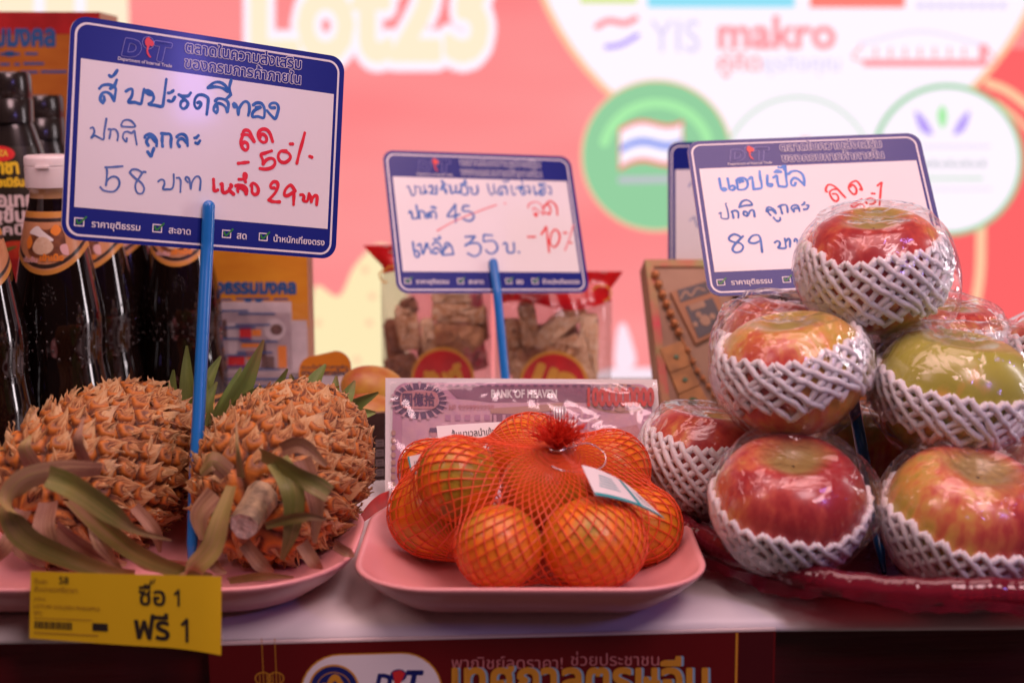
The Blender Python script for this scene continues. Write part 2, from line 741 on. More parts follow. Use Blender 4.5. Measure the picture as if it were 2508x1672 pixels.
line([(2105, 108), (2255, 78), (2410, 112)], 5, 0.006, LIL)
line([(2108, 112), (2108, 150), (2414, 158), (2412, 112)], 5, 0.006, PNK)
bar(2112, 146, 2414, 164, 0.0062, PNK)
bar(2396, 110, 2416, 146, 0.0062, PNK)
for k in range(7):
    bar(2140 + k * 36, 116, 2146 + k * 36, 142, 0.006, PNK)
# three round badges
disc(1607, 381, 186, 0.008, ORG)
disc(1607, 381, 180, 0.010, GRN)
arc = [(1607 + 132 * math.cos(a), 381 + 128 * math.sin(a)) for a in np.radians(np.linspace(195, 345, 12))]
for (x, y), (x2, y2) in zip(arc[:-1], arc[1:]):
    line([(x, y), (x * 0.3 + x2 * 0.7, y * 0.3 + y2 * 0.7)], 24, 0.012, LIME)
fx = np.linspace(1514, 1672, 25)
wave = -10 * np.sin((fx - 1514) / 158 * 2 * math.pi - 0.4) - (fx - 1514) * 0.13
for t0, t1, mi, n in ((298, 402, COR, 0.012), (308, 391, WHT, 0.014), (342, 360, BLU, 0.016)):
    inset = 0 if mi == COR else 4
    xa = np.clip(fx, 1514 + inset, 1672 - inset)
    mb.grid(np.array([[scr(x_, -(t_ + w_ + 12), n) for x_, w_ in zip(xa, wave)] for t_ in (t1, t0)]), mi)
line([(1520, 440), (1640, 438)], 17, 0.012, GRY)
disc(1952, 420, 186, 0.0085, PGR)
disc(1952, 420, 178, 0.0105, WHT)
line([(1890, 352), (1915, 348)], 12, 0.012, LIL)
line([(1960, 344), (1975, 342)], 12, 0.012, PNK)
disc(2316, 391, 186, 0.009, GRN)
disc(2316, 391, 174, 0.011, WHT)
blob([(2236, 272), (2262, 292), (2280, 330), (2250, 318)], 0.013, PUR)
blob([(2370, 272), (2346, 292), (2330, 330), (2358, 316)], 0.013, PUR)
blob([(2303, 256), (2316, 284), (2304, 316), (2290, 284)], 0.013, LIME)
bar(2250, 356, 2420, 361, 0.013, LIL)
for k in range(8):
    bar(2256 + k * 20, 396 - (k % 2) * 4, 2268 + k * 20, 408, 0.013, GRY)
bar(2262, 432, 2404, 440, 0.013, PGR)
bar(2240, 460, 2424, 464, 0.013, LIL)
# cream ornaments
line([(2402, 560), (2398, 680), (2376, 800), (2350, 900)], 24, 0.0025, ORG)
line([(2420, 204), (2480, 232), (2600, 330)], 22, 0.0025, ORG)
line([(2440, 250), (2500, 300), (2600, 420)], 12, 0.0025, ORG)
blob([(770, 705), (830, 725), (870, 650), (930, 598), (985, 640), (1000, 760), (985, 900), (900, 915), (830, 905), (770, 880)], 0.003, BUT)
for x, y in ((895, 660), (912, 725), (905, 790), (780, 790), (875, 880)):
    disc(x, y, 9, 0.005, ORG)
blob([(1512, 810), (1528, 790), (1545, 830), (1556, 890), (1508, 900)], 0.003, GLW)
blob([(1440, 930), (1560, 900), (1700, 930), (1700, 1100), (1440, 1100)], 0.003, GLW)
mb.build('screen_graphics', SC, screen, smooth=False)

# ------------------------------------------------------------------ poster on the table front
M_PRED = mat('poster_red', (0.13, 0.003, 0.005), rough=0.42, var=0.06, vscale=20)
M_PRED2 = mat('poster_dark_red', (0.06, 0.002, 0.005), rough=0.42)
M_PWHITE = mat('print_white', (0.84, 0.82, 0.84), rough=0.4)
M_GOLD = mat('print_gold', (0.62, 0.30, 0.03), rough=0.4)
M_NAVYP = mat('print_navy', (0.010, 0.018, 0.16), rough=0.4)
M_PINKP = mat('print_pink', (0.55, 0.20, 0.20), rough=0.4)
M_REDP = mat('print_red', (0.62, 0.03, 0.035), rough=0.4)
M_SKYP = mat('print_sky', (0.25, 0.45, 0.62), rough=0.4)
M_PEDGE = mat('poster_lit_edge', (0.70, 0.60, 0.58), rough=0.4)  # pale colour paints the light caught along the poster's top edge
yl, yr = edge_y(-0.154) - 0.003, edge_y(0.135) - 0.003
PO = Plane((-0.154, yl, -0.0125), (0.289, yr - yl, 0.0028), (0, 0, 1))
poster = thing('poster_board', 'dark red festival poster hung on the table front under the plates', 'poster', PO.pt(0.145, -0.105))


def po(u, v, n=0.0):
    a, b = PO.uv(u, -v)
    return PO.pt(a, b, n)


mb = MB()
mb.box((0, -0.21, -0.0024), (0.290, 0, 0), 0, PO)
mb.box((0.0, 0.00001, -0.0024), (0.290, 0.0011, 0.0002), 1, PO)
mb.build('board', [M_PRED, M_PEDGE], poster, smooth=False)
mb = MB()
PM = [M_PWHITE, M_GOLD, M_NAVYP, M_PINKP, M_REDP, M_SKYP, M_PRED2]
a0, b0 = PO.uv(736, 1606)
a1, b1 = PO.uv(1078, 1608)
mb.poly(PO, rrect(a0 - 0.0008, b0 - 0.045, a1 + 0.0008, b0 + 0.0008, 0.0205), 0.00010, 1)
mb.poly(PO, rrect(a0, b0 - 0.045, a1, b0, 0.020), 0.00022, 0)
ca, cb = PO.uv(818, 1683)
mb.poly(PO, ellipse(ca, cb, 0.0128, 0.0128), 0.00034, 1)
mb.poly(PO, ellipse(ca, cb, 0.0118, 0.0118), 0.00046, 2)
mb.poly(PO, ellipse(ca, cb, 0.0088, 0.0088), 0.00058, 1)
mb.poly(PO, ellipse(ca, cb, 0.0084, 0.0084), 0.00070, 2)
stroke(mb, PO.pt, [(ca - 0.004, cb - 0.004), (ca - 0.002, cb + 0.003), (ca + 0.001, cb + 0.006), (ca + 0.004, cb + 0.002)], 0.003, 0.00082, 1)
stroke(mb, PO.pt, [(ca - 0.005, cb + 0.002), (ca, cb + 0.001), (ca + 0.005, cb - 0.003)], 0.0022, 0.00095, 1)
for t, x0, x1 in (('D', 918, 960), ('T', 994, 1038)):
    text_on(mb, po, t, x0, x1, -1686, 2, offset=0.05, n=0.0004, shear=0.2)
u0, v0 = PO.uv(976, 1652)
mb.poly(PO, ellipse(u0, v0, 0.0042, 0.0034), 0.0004, 2)
mb.poly(PO, [(u0 - 0.003, v0 + 0.002), (u0 - 0.001, v0 - 0.0105), (u0 + 0.001, v0 - 0.004), (u0 + 0.0035, v0 + 0.001), (u0 + 0.001, v0 + 0.003)], 0.00052, 4)
text_on(mb, po, 'พาณิชย์ลดราคา!', 1106, 1378, -1636, 3, n=0.0003, ysc=0.95)
text_on(mb, po, 'ช่วยประชาชน', 1398, 1614, -1628, 3, n=0.0003, ysc=0.95)
for dx, mi, n, off in ((6, 5, 0.0003, 0.03), (0, 1, 0.00042, 0.03)):
    text_on(mb, po, 'เทศกาลตรุษจีน', 1106 + dx, 1734 + dx, -1702, mi, offset=off, n=n, ysc=1.12)
for px in (640, 672):
    u, v = PO.uv(px, 1562)
    mb.poly(PO, [(u, v - 0.02), (u + 0.0004, v - 0.02), (u + 0.0004, v), (u, v)], 0.0002, 1)
    ring_on(mb, PO.pt, ellipse(u, v - 0.0215, 0.0042, 0.0036, 16), ellipse(u, v - 0.0215, 0.0036, 0.003, 16), 0.0003, 1)
    for q in (-0.0018, 0, 0.0018):
        mb.poly(PO, [(u + q, v - 0.0245), (u + q + 0.0004, v - 0.0245), (u + q + 0.0004, v - 0.0185), (u + q, v - 0.0185)], 0.0003, 1)
u, v = PO.uv(1802, 1552)
mb.poly(PO, [(u, -0.2), (u + 0.0012, -0.2), (u + 0.0012, -0.0005), (u, -0.0005)], 0.0002, 1)
mb.poly(PO, [(u + 0.002, -0.2), (0.289, -0.2), (0.289, -0.0005), (u + 0.002, -0.0005)], 0.0001, 6)
mb.build('poster_print', PM, poster, smooth=False)

# ------------------------------------------------------------------ price signs
M_NAVY = mat('sign_navy', (0.010, 0.019, 0.205), rough=0.26, coat=0.08)
M_FACE = mat('sign_white', (0.80, 0.79, 0.80), rough=0.27, coat=0.2, var=0.03, vscale=12)
M_LINE = mat('sign_line', (0.76, 0.75, 0.78), rough=0.3)
M_LOGO = mat('sign_logo_blue', (0.26, 0.26, 0.58), rough=0.3)
M_MAP = mat('sign_map_red', (0.75, 0.07, 0.06), rough=0.3)
M_TICK = mat('sign_tick_green', (0.03, 0.22, 0.03), rough=0.3)
M_STAKE = mat('stake_blue', (0.012, 0.165, 0.52), rough=0.28, coat=0.3)
INK = {'b': mat('marker_blue', (0.015, 0.115, 0.42), rough=0.35, color2=(0.06, 0.20, 0.55), vscale=170),
       'c': mat('marker_thin_blue', (0.04, 0.14, 0.40), rough=0.35, color2=(0.14, 0.22, 0.50), vscale=120),
       'r': mat('marker_red', (0.66, 0.010, 0.014), rough=0.35, color2=(0.78, 0.03, 0.035), vscale=120),
       's': mat('marker_faint_red', (0.72, 0.16, 0.18), rough=0.35, color2=(0.78, 0.32, 0.34), vscale=100),
       'k': mat('marker_light_blue', (0.03, 0.20, 0.66), rough=0.35, color2=(0.12, 0.34, 0.80), vscale=150)}
HAND = {
1: """b -64.4,25.2 -62.9,27 -60.3,27.9 -58,27.8 -56,26.9 -55.4,25.8 -55.6,23.1 -56.1,19.8
b -62.1,17.7 -63.5,19.1 -63.4,21.4 -62.2,23.2 -60.1,23.7 -58.1,22.8 -56.9,21.1 -56.1,19.6
b -62.1,17.7 -61.4,19.3 -61.7,21.2
b -58.3,26 -56.4,27.6 -55.1,31.2
b -59.2,33 -58.2,32.5 -56.7,33.7 -55.1,36.4
b -49.8,25.6 -47.9,27 -46.4,27.2 -46.1,25.1 -46.5,23.2 -48,20.3 -47.2,19.8 -44.5,20.2 -41.3,19.8 -40.6,22 -40.2,25.1 -39.7,28.1
b -38.9,27.2 -37.4,27.6 -35.4,26.9 -35.3,25.6 -36.9,25.7 -38.9,26.6
b -35.1,26.6 -34,24 -35.1,21.5 -36.8,20.1 -33,20 -29.1,20 -28.4,23.5 -27.9,29.4 -27.4,35.3
b -25.9,27.8 -24.7,28.1 -23.1,29.5
b -25.7,23.5 -23.6,23.4 -22,26.1
b -19.8,27.6 -17.4,27.3 -14.6,27.6 -13,29.6
b -19,27.1 -16.9,25.8 -14.4,23.7 -15.1,21.3 -17,20.1 -18.5,21.3 -18.4,23.6 -16.9,25
b -8.7,24.5 -7.5,25 -6.7,23.9 -7.8,21.8 -9.2,21.3 -10.5,23.1 -10.4,26.2 -8.9,28.6 -6.5,29.3 -4.4,28.9 -2.7,27.6 -2.7,23.6 -3.1,18.6
b 1.6,26.9 3,28.3 5.5,28.6 8.4,27.8 9.5,26 9.3,21.6
b 2.5,20.1 1,21.3 1.3,23.7 3.1,25.6 5.6,25.5 7.8,24.1 8.9,21.5
b 2.5,20.1 3.3,22 2.8,23.9
b 7.6,28.3 9.9,30.8 10.7,31.7
b -3.1,33.7 -0.3,36.6 2.9,37.8 6.3,36.9 8.9,34.2 10.7,31.7
b -2.9,33.7 1,34.8 5.2,34.7 8.6,33.2
b 10.5,40 9.7,36.3 10,33.6 10.7,31.5
b 12.3,26.3 13.2,24.8 14.4,26 12.9,26.8
b 14.2,25.9 15.3,23.5 15.7,20.7
b 15.7,21.1 16.1,24.4 18.1,27.8 20.1,28.9 21.9,27.5 22.3,24.3 21.8,21.1
b 24.5,27.4 26.5,28.9 29.5,28.9 31.3,26.7 31.7,23.9 31.2,20.8 27.7,21.2 24.6,20.6 24.3,22.6 25.9,24.8 29.2,26.8 26.2,26.2
b 37.8,27.5 35.6,27.2 34.5,28.3 35.9,29.9 38.5,30.2 40.1,28.2 39.8,24.9 38.5,21.3 36.3,22.4 33.1,25.3
c -68.2,3.1 -66.9,3.7 -66.1,2.1 -66.4,0.1 -67.6,-2.1 -65.8,-0.6 -63.4,-1.4 -60.9,-2.1 -60.7,1.2 -60.3,5 -59.8,9.3
c -58.3,3.7 -57.2,3.7 -57.4,0.8 -57.7,-1.3
c -57.4,3.6 -54.9,4.1 -53.3,2.4 -53,0.1 -53.3,-1.8
c -51.6,6.8 -50.5,9.2 -48.2,10.1 -45.9,9.6 -43.9,7.7 -44.2,6.7 -47.7,6.3 -51.3,6.1
c -48.1,-0.1 -48.4,-2 -50.3,0.1 -49.8,2.8 -47.9,3.6 -45.6,3.1 -44.1,4.4 -43.6,2.4 -42.9,-0.6 -42.4,-2.9
b -38.1,1.5 -37.7,2.6 -35.4,3.7 -33,2.8 -31.3,0.7 -31.2,-2.4
b -35.9,-2.6 -37,-0.7 -36.1,1.5 -34.2,2.1 -32.1,-0.2
b -36.1,-6.2 -34,-8.5 -33.4,-6.1 -32.7,-3.9
b -28.7,4.8 -26.4,4.9 -24,5 -23.1,3.2 -23.2,0.8 -23,-2.1
b -28.1,4.7 -28.2,1 -27.8,-2.2
b -19.9,3.9 -18.4,5.4 -15.9,5.7 -14,3.8 -13.4,-0.3
b -18.2,-1.2 -19.3,0.8 -18.2,2.9 -16.2,3.1 -14.1,1
b -9.6,4.5 -8.6,4.8 -7.4,6.1
b -8.8,1.8 -7.6,1.6 -6.3,3.3
c -59.1,-17.2 -55.1,-16.6 -49.7,-15.6
c -58.5,-17.4 -58.1,-20.4 -58.4,-26.9
c -58.4,-26.5 -57.4,-23.7 -54.8,-21.8 -52.1,-22.4 -51,-25 -51.8,-27.8 -54,-29.9 -57.1,-30.2 -59.8,-29.7 -61.4,-28.3
c -36.8,-17.5 -38.3,-17.8 -40.1,-20.9 -41.9,-24.1 -42,-27.2 -40.5,-29.6 -38.1,-29.4 -37.1,-26.7 -38.8,-23.8 -42,-21.8 -44.9,-19.4 -45.5,-18.5 -44.2,-16.9 -41.5,-16.6 -39.1,-17.7
c -29.4,-22.1 -27.9,-20.8 -26.1,-21.2 -25.8,-23.3 -26.4,-25.9 -24.1,-25.9 -21.3,-25.2 -20.4,-22 -20.7,-17.2
c -18.8,-19 -17.4,-18.8 -16.5,-20.5 -16.4,-23.2 -16.4,-26.7
c -12.2,-20.9 -13.7,-19.4 -13.4,-18 -11.9,-18.5 -11,-21.1 -10.4,-24.4 -10,-21 -8.3,-17.7 -6.3,-16.9 -5,-18.6 -4.9,-21.3 -5.1,-24.5
r 18.8,10 19.5,11.8 21.2,12.5 23.1,11.8 24.7,9.2 26.1,6.5
r 18.6,9.6 21.7,9.9 23.6,9.1 25.7,6.6
r 18.9,8.9 18.1,5.7 19,2.4 21.1,0.9 22.5,2.4 22,4.8 20.1,5.4 18.9,4.4
r 29.5,9.1 30,10.9 32,11.1 33.5,9.6 33.5,7.5 31.8,6.6 29.6,7.7 28.3,10.4 28.8,12.5 30.7,14.1 33.3,14.2 35.6,12.2 37.5,7.7
r 17.1,-7.1 23.2,-5.8
r 37.2,2.3 33.6,0.7 30.7,-0.7 31.9,-3.5 32.3,-5.9
r 32.4,-5.5 34.2,-3.3 36.7,-2.1 39,-2.7 39.5,-5.1 37.7,-7.4 34.1,-8.7 30.4,-8.7
r 46.2,3.3 43.2,2.8 41.6,1 41.5,-1.4 43.1,-3.4 45.8,-3.6 48.3,-1.8 49,0.4 47.4,2.3 44.3,2.7
r 48.6,7.6 50.1,7.7
r 57.4,15.1 56.1,9.3 54.5,2.8 53.3,-3.2
r 61.1,1.7 62.6,1.3
r 2.7,-17.7 3,-20.9 3.3,-23.6 4.2,-24.3 5.5,-23.5
r 7.1,-20.1 8,-19.7 8.1,-22.1 8.5,-24.1 10,-24.7 12.1,-23.1 13.1,-20.9 13,-19.6 13.8,-20.5 12.4,-22.7 15.1,-25
r 16.3,-20.1 18.4,-19.4 21,-19.8 22.9,-21.7 23,-24.3
r 17.7,-23.4 17.4,-21.9 19.2,-21 21.5,-22.5 22.7,-24.2
r 17.9,-16.2 20.4,-15.9 21.9,-15.3 22.1,-13.2 21,-12.6 20.7,-14.3 22,-17.3
r 25.3,-19.1 26.4,-17.6 28.6,-18.4 30,-20.7 29.6,-23.2 27.8,-24 26.3,-22.8 26.1,-20.4 25.7,-18.3
r 39.8,-19.1 37.9,-19.1 37.5,-17.6 39.2,-15.6 41.5,-15.8 42,-18.2 40.3,-22.2 36.6,-26.5
r 36.6,-26.5 39.8,-27.1 43.5,-26.9
r 52.6,-19.6 50.4,-21.6 47.8,-23 46.3,-22.3 46.9,-19.4 49.4,-16.6 50.9,-17 53,-19.6
r 52.6,-19.6 52.4,-22.8 52.4,-27.7
r 56.5,-21.5 58,-21.4 58.8,-22.6 58.5,-24.4 59.7,-25.1 61.2,-24.5 62,-20.5
r 62,-20.9 63.4,-22.8 63.7,-25.3 64.2,-23.1 65.7,-21.2 67.2,-21.8 67.1,-26.4""",
2: """c -64.3,31.3 -62.8,32.1 -61.9,28.9 -60.6,24.4 -58.1,25.5 -57.3,29 -57.5,32.5
c -56.6,31.8 -53.2,31.4 -53.3,26.1 -49.8,27.2 -49.7,33
b -50.3,27.2 -48.9,26.5 -47.8,27.7 -49.7,28.2
b -46,31.8 -44.4,33.1 -43,32.4 -42.8,29.4 -45.5,26.3 -42.6,26.3 -40.2,26.4 -39.5,33
b -36.4,30 -33.4,31.1 -31.6,29.6 -31.9,26.6 -33.4,31.1 -35.2,32.6 -32.2,33.6
b -34.7,37.6 -33.1,36.7 -34,35.1 -31.6,34.7
b -29.2,33.7 -27.8,33.2 -27.5,27.2 -23.9,28.8 -22.9,33.6
b -24,28.3 -21.1,27.3 -20.5,28.9
b -18.7,31.4 -19.2,27.4 -16.4,25.9 -13.8,27 -13.4,31.1 -15,34.1 -18,33.5 -19.1,31.9
b -18.8,35 -16.3,35.6 -14.7,38.7 -13.8,35.6
b -11.2,32.6 -9.9,31.2 -9.9,27.1 -6.5,26.7 -4.7,29.8 -4.9,34.1
c 4.4,35.6 5.2,28.5 6.9,26.5 8.1,28
c 9.6,35.7 9.6,29.6 11,27.6
b 15.9,30.2 16,27.2 13.5,27.1 12.9,30.2 15.3,33.8 17.8,33.4 19.4,34.4 20.5,31.4 20.2,27.3
c 18.4,38.5 20.9,38.3 23.3,39.4
c 24.9,34.6 24.9,28.9 26.3,26.7 27.6,28.2
b 28.7,32.6 31.9,34.2 34.4,33.8 32.1,32.2 33.2,29.1 33.9,27.1 36.1,28.2 35.9,30.7 33.9,34.3 35.5,34.8
c 34.6,39.4 35.1,37.6
c 38,34.4 40.1,34.9 40.8,31.3 40.1,28.3 38.5,30.8
b 44.6,34.8 44.8,29.4 46,27.4 46.8,29.4
b 49.2,31.5 51.8,32.1 50.5,30 48.8,29 50.5,27.2 53.4,29.1 54.1,33.7 51.7,34.7 49.4,36.7 53.1,37.3 55,36.9
c 56.8,35.1 59.2,34.4 59.4,28.7 57.4,29.2
b -64.9,9 -63.8,10.8 -62.5,8.6 -62.4,4.7 -59.1,4.7 -57.5,6.7 -58.1,15.6
b -56.5,4.8 -56.3,9.7 -54.7,11.2 -52,9.3 -52.1,5.3
b -50,4.9 -49.7,8.8 -47.2,9.4 -46.6,5.9 -48.9,6.9 -47.2,9.8 -44.2,10.9 -42.5,9 -42.9,5
b -45.8,14.3 -43.9,13.9 -42,13.7 -44.7,15.1
b -26.9,1.9 -26.1,9.3 -25.4,17.2
b -25.4,17.2 -29.7,11.7 -33.3,6.9 -28.7,7 -23,8.6
b -14.1,16.2 -18.5,15.9 -19.5,11.9 -15.1,11.5 -11.9,10 -10.9,6.6 -13.6,3.6 -17.1,3.3 -19.8,4.9
s -43,-5.7 -30.8,1.3 -15.6,8 4.5,15.8 9.8,17.5
s 16.9,19.1 18.1,19.1
b -64.3,-15.7 -64.2,-22.3 -63.5,-27.1 -61.7,-28.2 -60.1,-25.6 -61.7,-22.8 -64,-23.3
b -60.8,-18.5 -58.3,-17 -57.8,-21.8 -57.2,-25.6 -55,-21.3 -53.6,-17 -52.2,-17.4 -53.8,-18.9 -51.1,-20.7 -50.2,-25
b -48.5,-17.9 -46.4,-15.9 -43.6,-15.9 -41.5,-19.2 -40.4,-26.3
b -45.4,-24.5 -47.8,-25 -48.5,-22.6 -45.9,-20.2 -43.7,-21.6 -41.3,-25.9
b -46.6,-13 -43.7,-13 -41.3,-12 -42.1,-10.6
b -38.8,-20.1 -37.4,-16.3 -35.1,-16.2 -32.6,-19.6 -31.8,-25.3
b -31.8,-25.3 -36.1,-25.8 -40.4,-25.9 -39.5,-22.1 -35.3,-18.2
b -20.1,-10.5 -15.7,-10.2 -11.8,-9.9
b -11.8,-9.9 -16.2,-14.6 -21.2,-18
b -21.2,-18 -16.4,-16.3 -10.6,-15.9 -8.2,-19.3 -9.8,-24.6 -14.8,-27.1 -19.8,-24.7
b 2.7,-9 -1.4,-8.8 -4.4,-9.1 -5.3,-14.4
b -5.3,-14.4 -1.6,-13.9 3.3,-13.8 5.9,-17.7 5.2,-21.6 1.4,-24.5 -2.4,-24.1 -4,-21.7
b 11.2,-16.6 13.3,-15.2 14.5,-17.1 13.9,-21.9 15.5,-23.9 19.5,-23.3 20.3,-19.5 20.4,-15.3
b 23.5,-23.3 24.3,-23.4
s 37.3,15.5 37.6,18 41.5,20.6 46.1,20.7 49.2,18.3 50,13.7
s 41,13.5 41.8,15.6 44.1,14.6 46.8,12.1 49.5,10.2
r 41.5,10.5 43.9,9.6 42.8,8.5 42,10.5 44.1,10.6
r 50.5,10.2 50.2,14.7 53.3,18.9 56.2,17.9 56.6,13.8 55,10.3 52.7,11.7
r 53.3,18.9 56.8,22 60.6,20 62.5,16 62,9.9
r 33.6,-9.9 40.1,-9.7
r 45.6,-7.4 49,-3.3 50.8,-0.8 50.5,-9.3 50.4,-16.7 50.2,-23
r 52.4,-13.2 54.3,-7.2 58,-3.2 61.1,-5.6 61.3,-10.6 58.4,-16.1 55.1,-18.6 52.5,-16.1 52,-12.7
r 65.5,-6.1 68.1,-5.8
s 75.2,1.1 71.2,-8 67.5,-15.5 64.3,-21.4
r 69.9,-14.4 71.4,-14.7""",
3: """k -62.4,31.7 -62.3,27.5 -62.1,23.4 -60.4,21.8 -58.9,23 -60.4,23.8 -61.9,23.1
k -56.7,31.5 -56.6,26.8 -56.6,23.2 -54.4,22.1 -52.8,24.1 -53.9,25.7 -56.1,24.7
k -49,27.8 -47.4,29.6 -46.7,28.5 -50.6,29.7 -50.8,25.1 -50.7,22.5 -46.6,22.4 -44,24.9 -43.8,29 -45.8,31.3 -49,31.2 -51.1,29.7
k -42.3,30.4 -40.2,31.9 -40,28.3 -40.3,22.2
k -40.3,22.2 -35.2,22.8 -34.2,26.1 -34.5,30.7 -34.1,36.4
k -29.4,32.6 -30.1,28 -30.4,24.9 -28.3,23.8 -27.1,25.3 -28.9,25.9
k -25.4,30.9 -22.9,32.3 -23.2,27.7 -22.9,23.7
k -22.9,23.7 -17.6,23.5 -16.9,29 -16,39.8
k -23.7,35.5 -21.8,36.4 -19.3,35 -23.8,35.2
k -20.9,39 -18.7,38.6 -16.7,39.9 -17.2,36.8
k -14.7,33.1 -12.5,35 -8.9,35.4 -5.7,33.2 -4.7,29.1 -5.4,23.6
k -11,25.8 -12.2,23.8 -13.9,24.4 -13.8,27.4 -11.2,29.9 -8.4,28.2 -5.6,24.1
c -66.1,4.1 -64.8,4.8 -65.1,2.4 -64.9,0.4 -60.9,-0.1 -60.1,2.8 -60.2,7.2 -60.8,11.2 -60.3,11.9
b -57,0.3 -57.1,3.7 -57.5,5.2 -54.7,5.9 -53.2,4.1 -53.7,0.2
b -51.9,8.5 -49.8,12.4 -46.4,13.8 -43.9,12.3 -43.2,9.8 -47.5,9.6 -51.7,8.5
b -47.8,1.1 -49.8,2.6 -49,5 -47,3.5 -47.8,1.1 -46.2,3 -44.9,5.4 -42.7,5.3 -42.7,0.7
b -34.2,4.2 -33.1,7.1 -30.9,7.3 -28.6,5 -28.1,2.6
b -31.8,1.2 -32.9,3.2 -33,5.1 -30.4,5.1 -28.2,2.3
b -30,-0.7 -29.3,-2.2 -27.8,-3.7 -25.9,-2.7 -25.7,-1.1
b -25.5,7.6 -22.7,8.8 -20.1,8.5 -19.7,5.8 -20,2.9
b -24.3,7.3 -23.8,2
b -15.8,3.3 -17,6.2 -15.4,8.1 -12.8,8 -11.9,5.6 -11.9,3.4
b -15.8,3.3 -15,5.7 -12.8,5.6
b -9.5,8.2 -7.9,8.9 -7.5,10.1
b -8.7,4.6 -6.4,5 -5.1,7.4 -6.3,7.9
b -52.6,-14.1 -56.1,-17.4 -59.6,-21.1 -60.9,-24.3 -59,-26.2 -55.4,-25.3 -53.6,-22.1 -55.4,-19.3 -59.3,-18.3 -62.1,-16.4 -61.4,-14 -58.5,-12.4 -55.9,-13.2 -54.2,-14.8
b -42.3,-18.5 -45.5,-19.8 -48.5,-19.3 -49.1,-17.5 -46.4,-14.2 -42.8,-13.6 -41.4,-15.7 -41.3,-20.3 -41.6,-26.7
b -32.2,-20 -30.3,-18.8 -28.8,-20 -29.2,-22.3 -30.3,-24.1 -25.7,-24.4 -25.1,-20.9 -25.1,-17.3
b -24.4,-19.1 -22.4,-17.3 -21.8,-19.1 -22.6,-23.7
b -19,-19.6 -18.2,-17.8 -17.1,-18.7 -16.7,-23.7 -15.2,-19.7 -13,-17 -11.9,-18.8 -12.6,-23.8
r 9.3,17.7 8.5,18.5 9.3,21.3 10.9,23.2 12.8,23.3 15,21.8 16.8,19.5 18.8,16 20.8,12.7
r 15.7,19.6 13.4,19.3 11.2,17.8 10.9,15 12.1,11.6 14,10 15.7,11.2 16.1,13.9 14.9,15.8 12.7,15.9
r 25.7,20.8 27.2,22.6 28.8,21.3 29.5,18.5 28.7,15.7 27.1,14.9 25.4,16.8 24.4,19.9 25.6,23 27.9,24.8 30.3,25.5 31.8,24.1 32.8,21.2 33.2,18.2 32,18.7
r 31.8,10.9 27.9,8.7 23.7,6.2 25.2,4.8 27,5.7 29.1,6.9 31.7,6.6 32.4,4.7 30.8,2.6 28,1.8
r 39.2,15.1 41.3,14.8
r 34.5,7.3 34.2,9.5 35.9,10.9 38.3,11.2 40.4,9.9 40.7,9 39.5,7.2 36.4,6.4
r 44.5,21.1 47.8,23.5 46.4,19.2 44.1,10.1 42.9,5.6""",
4: """c -63,26 -60,30 -56,27 -58,20 -54,16
c -50,30 -48,22 -50,12 -46,8
c -62,-2 -58,1 -56,-6 -52,-9"""}
mm = 0.001
INKW = {1: dict(b=1.75, c=1.15, r=1.95, s=1.2, k=1.8), 2: dict(b=1.7, c=1.45, r=1.6, s=1.25, k=1.7), 3: dict(b=1.6, c=1.2, r=1.5, s=1.2, k=1.85), 4: dict(b=1.5, c=1.0, r=1.5, s=1.2, k=1.8)}


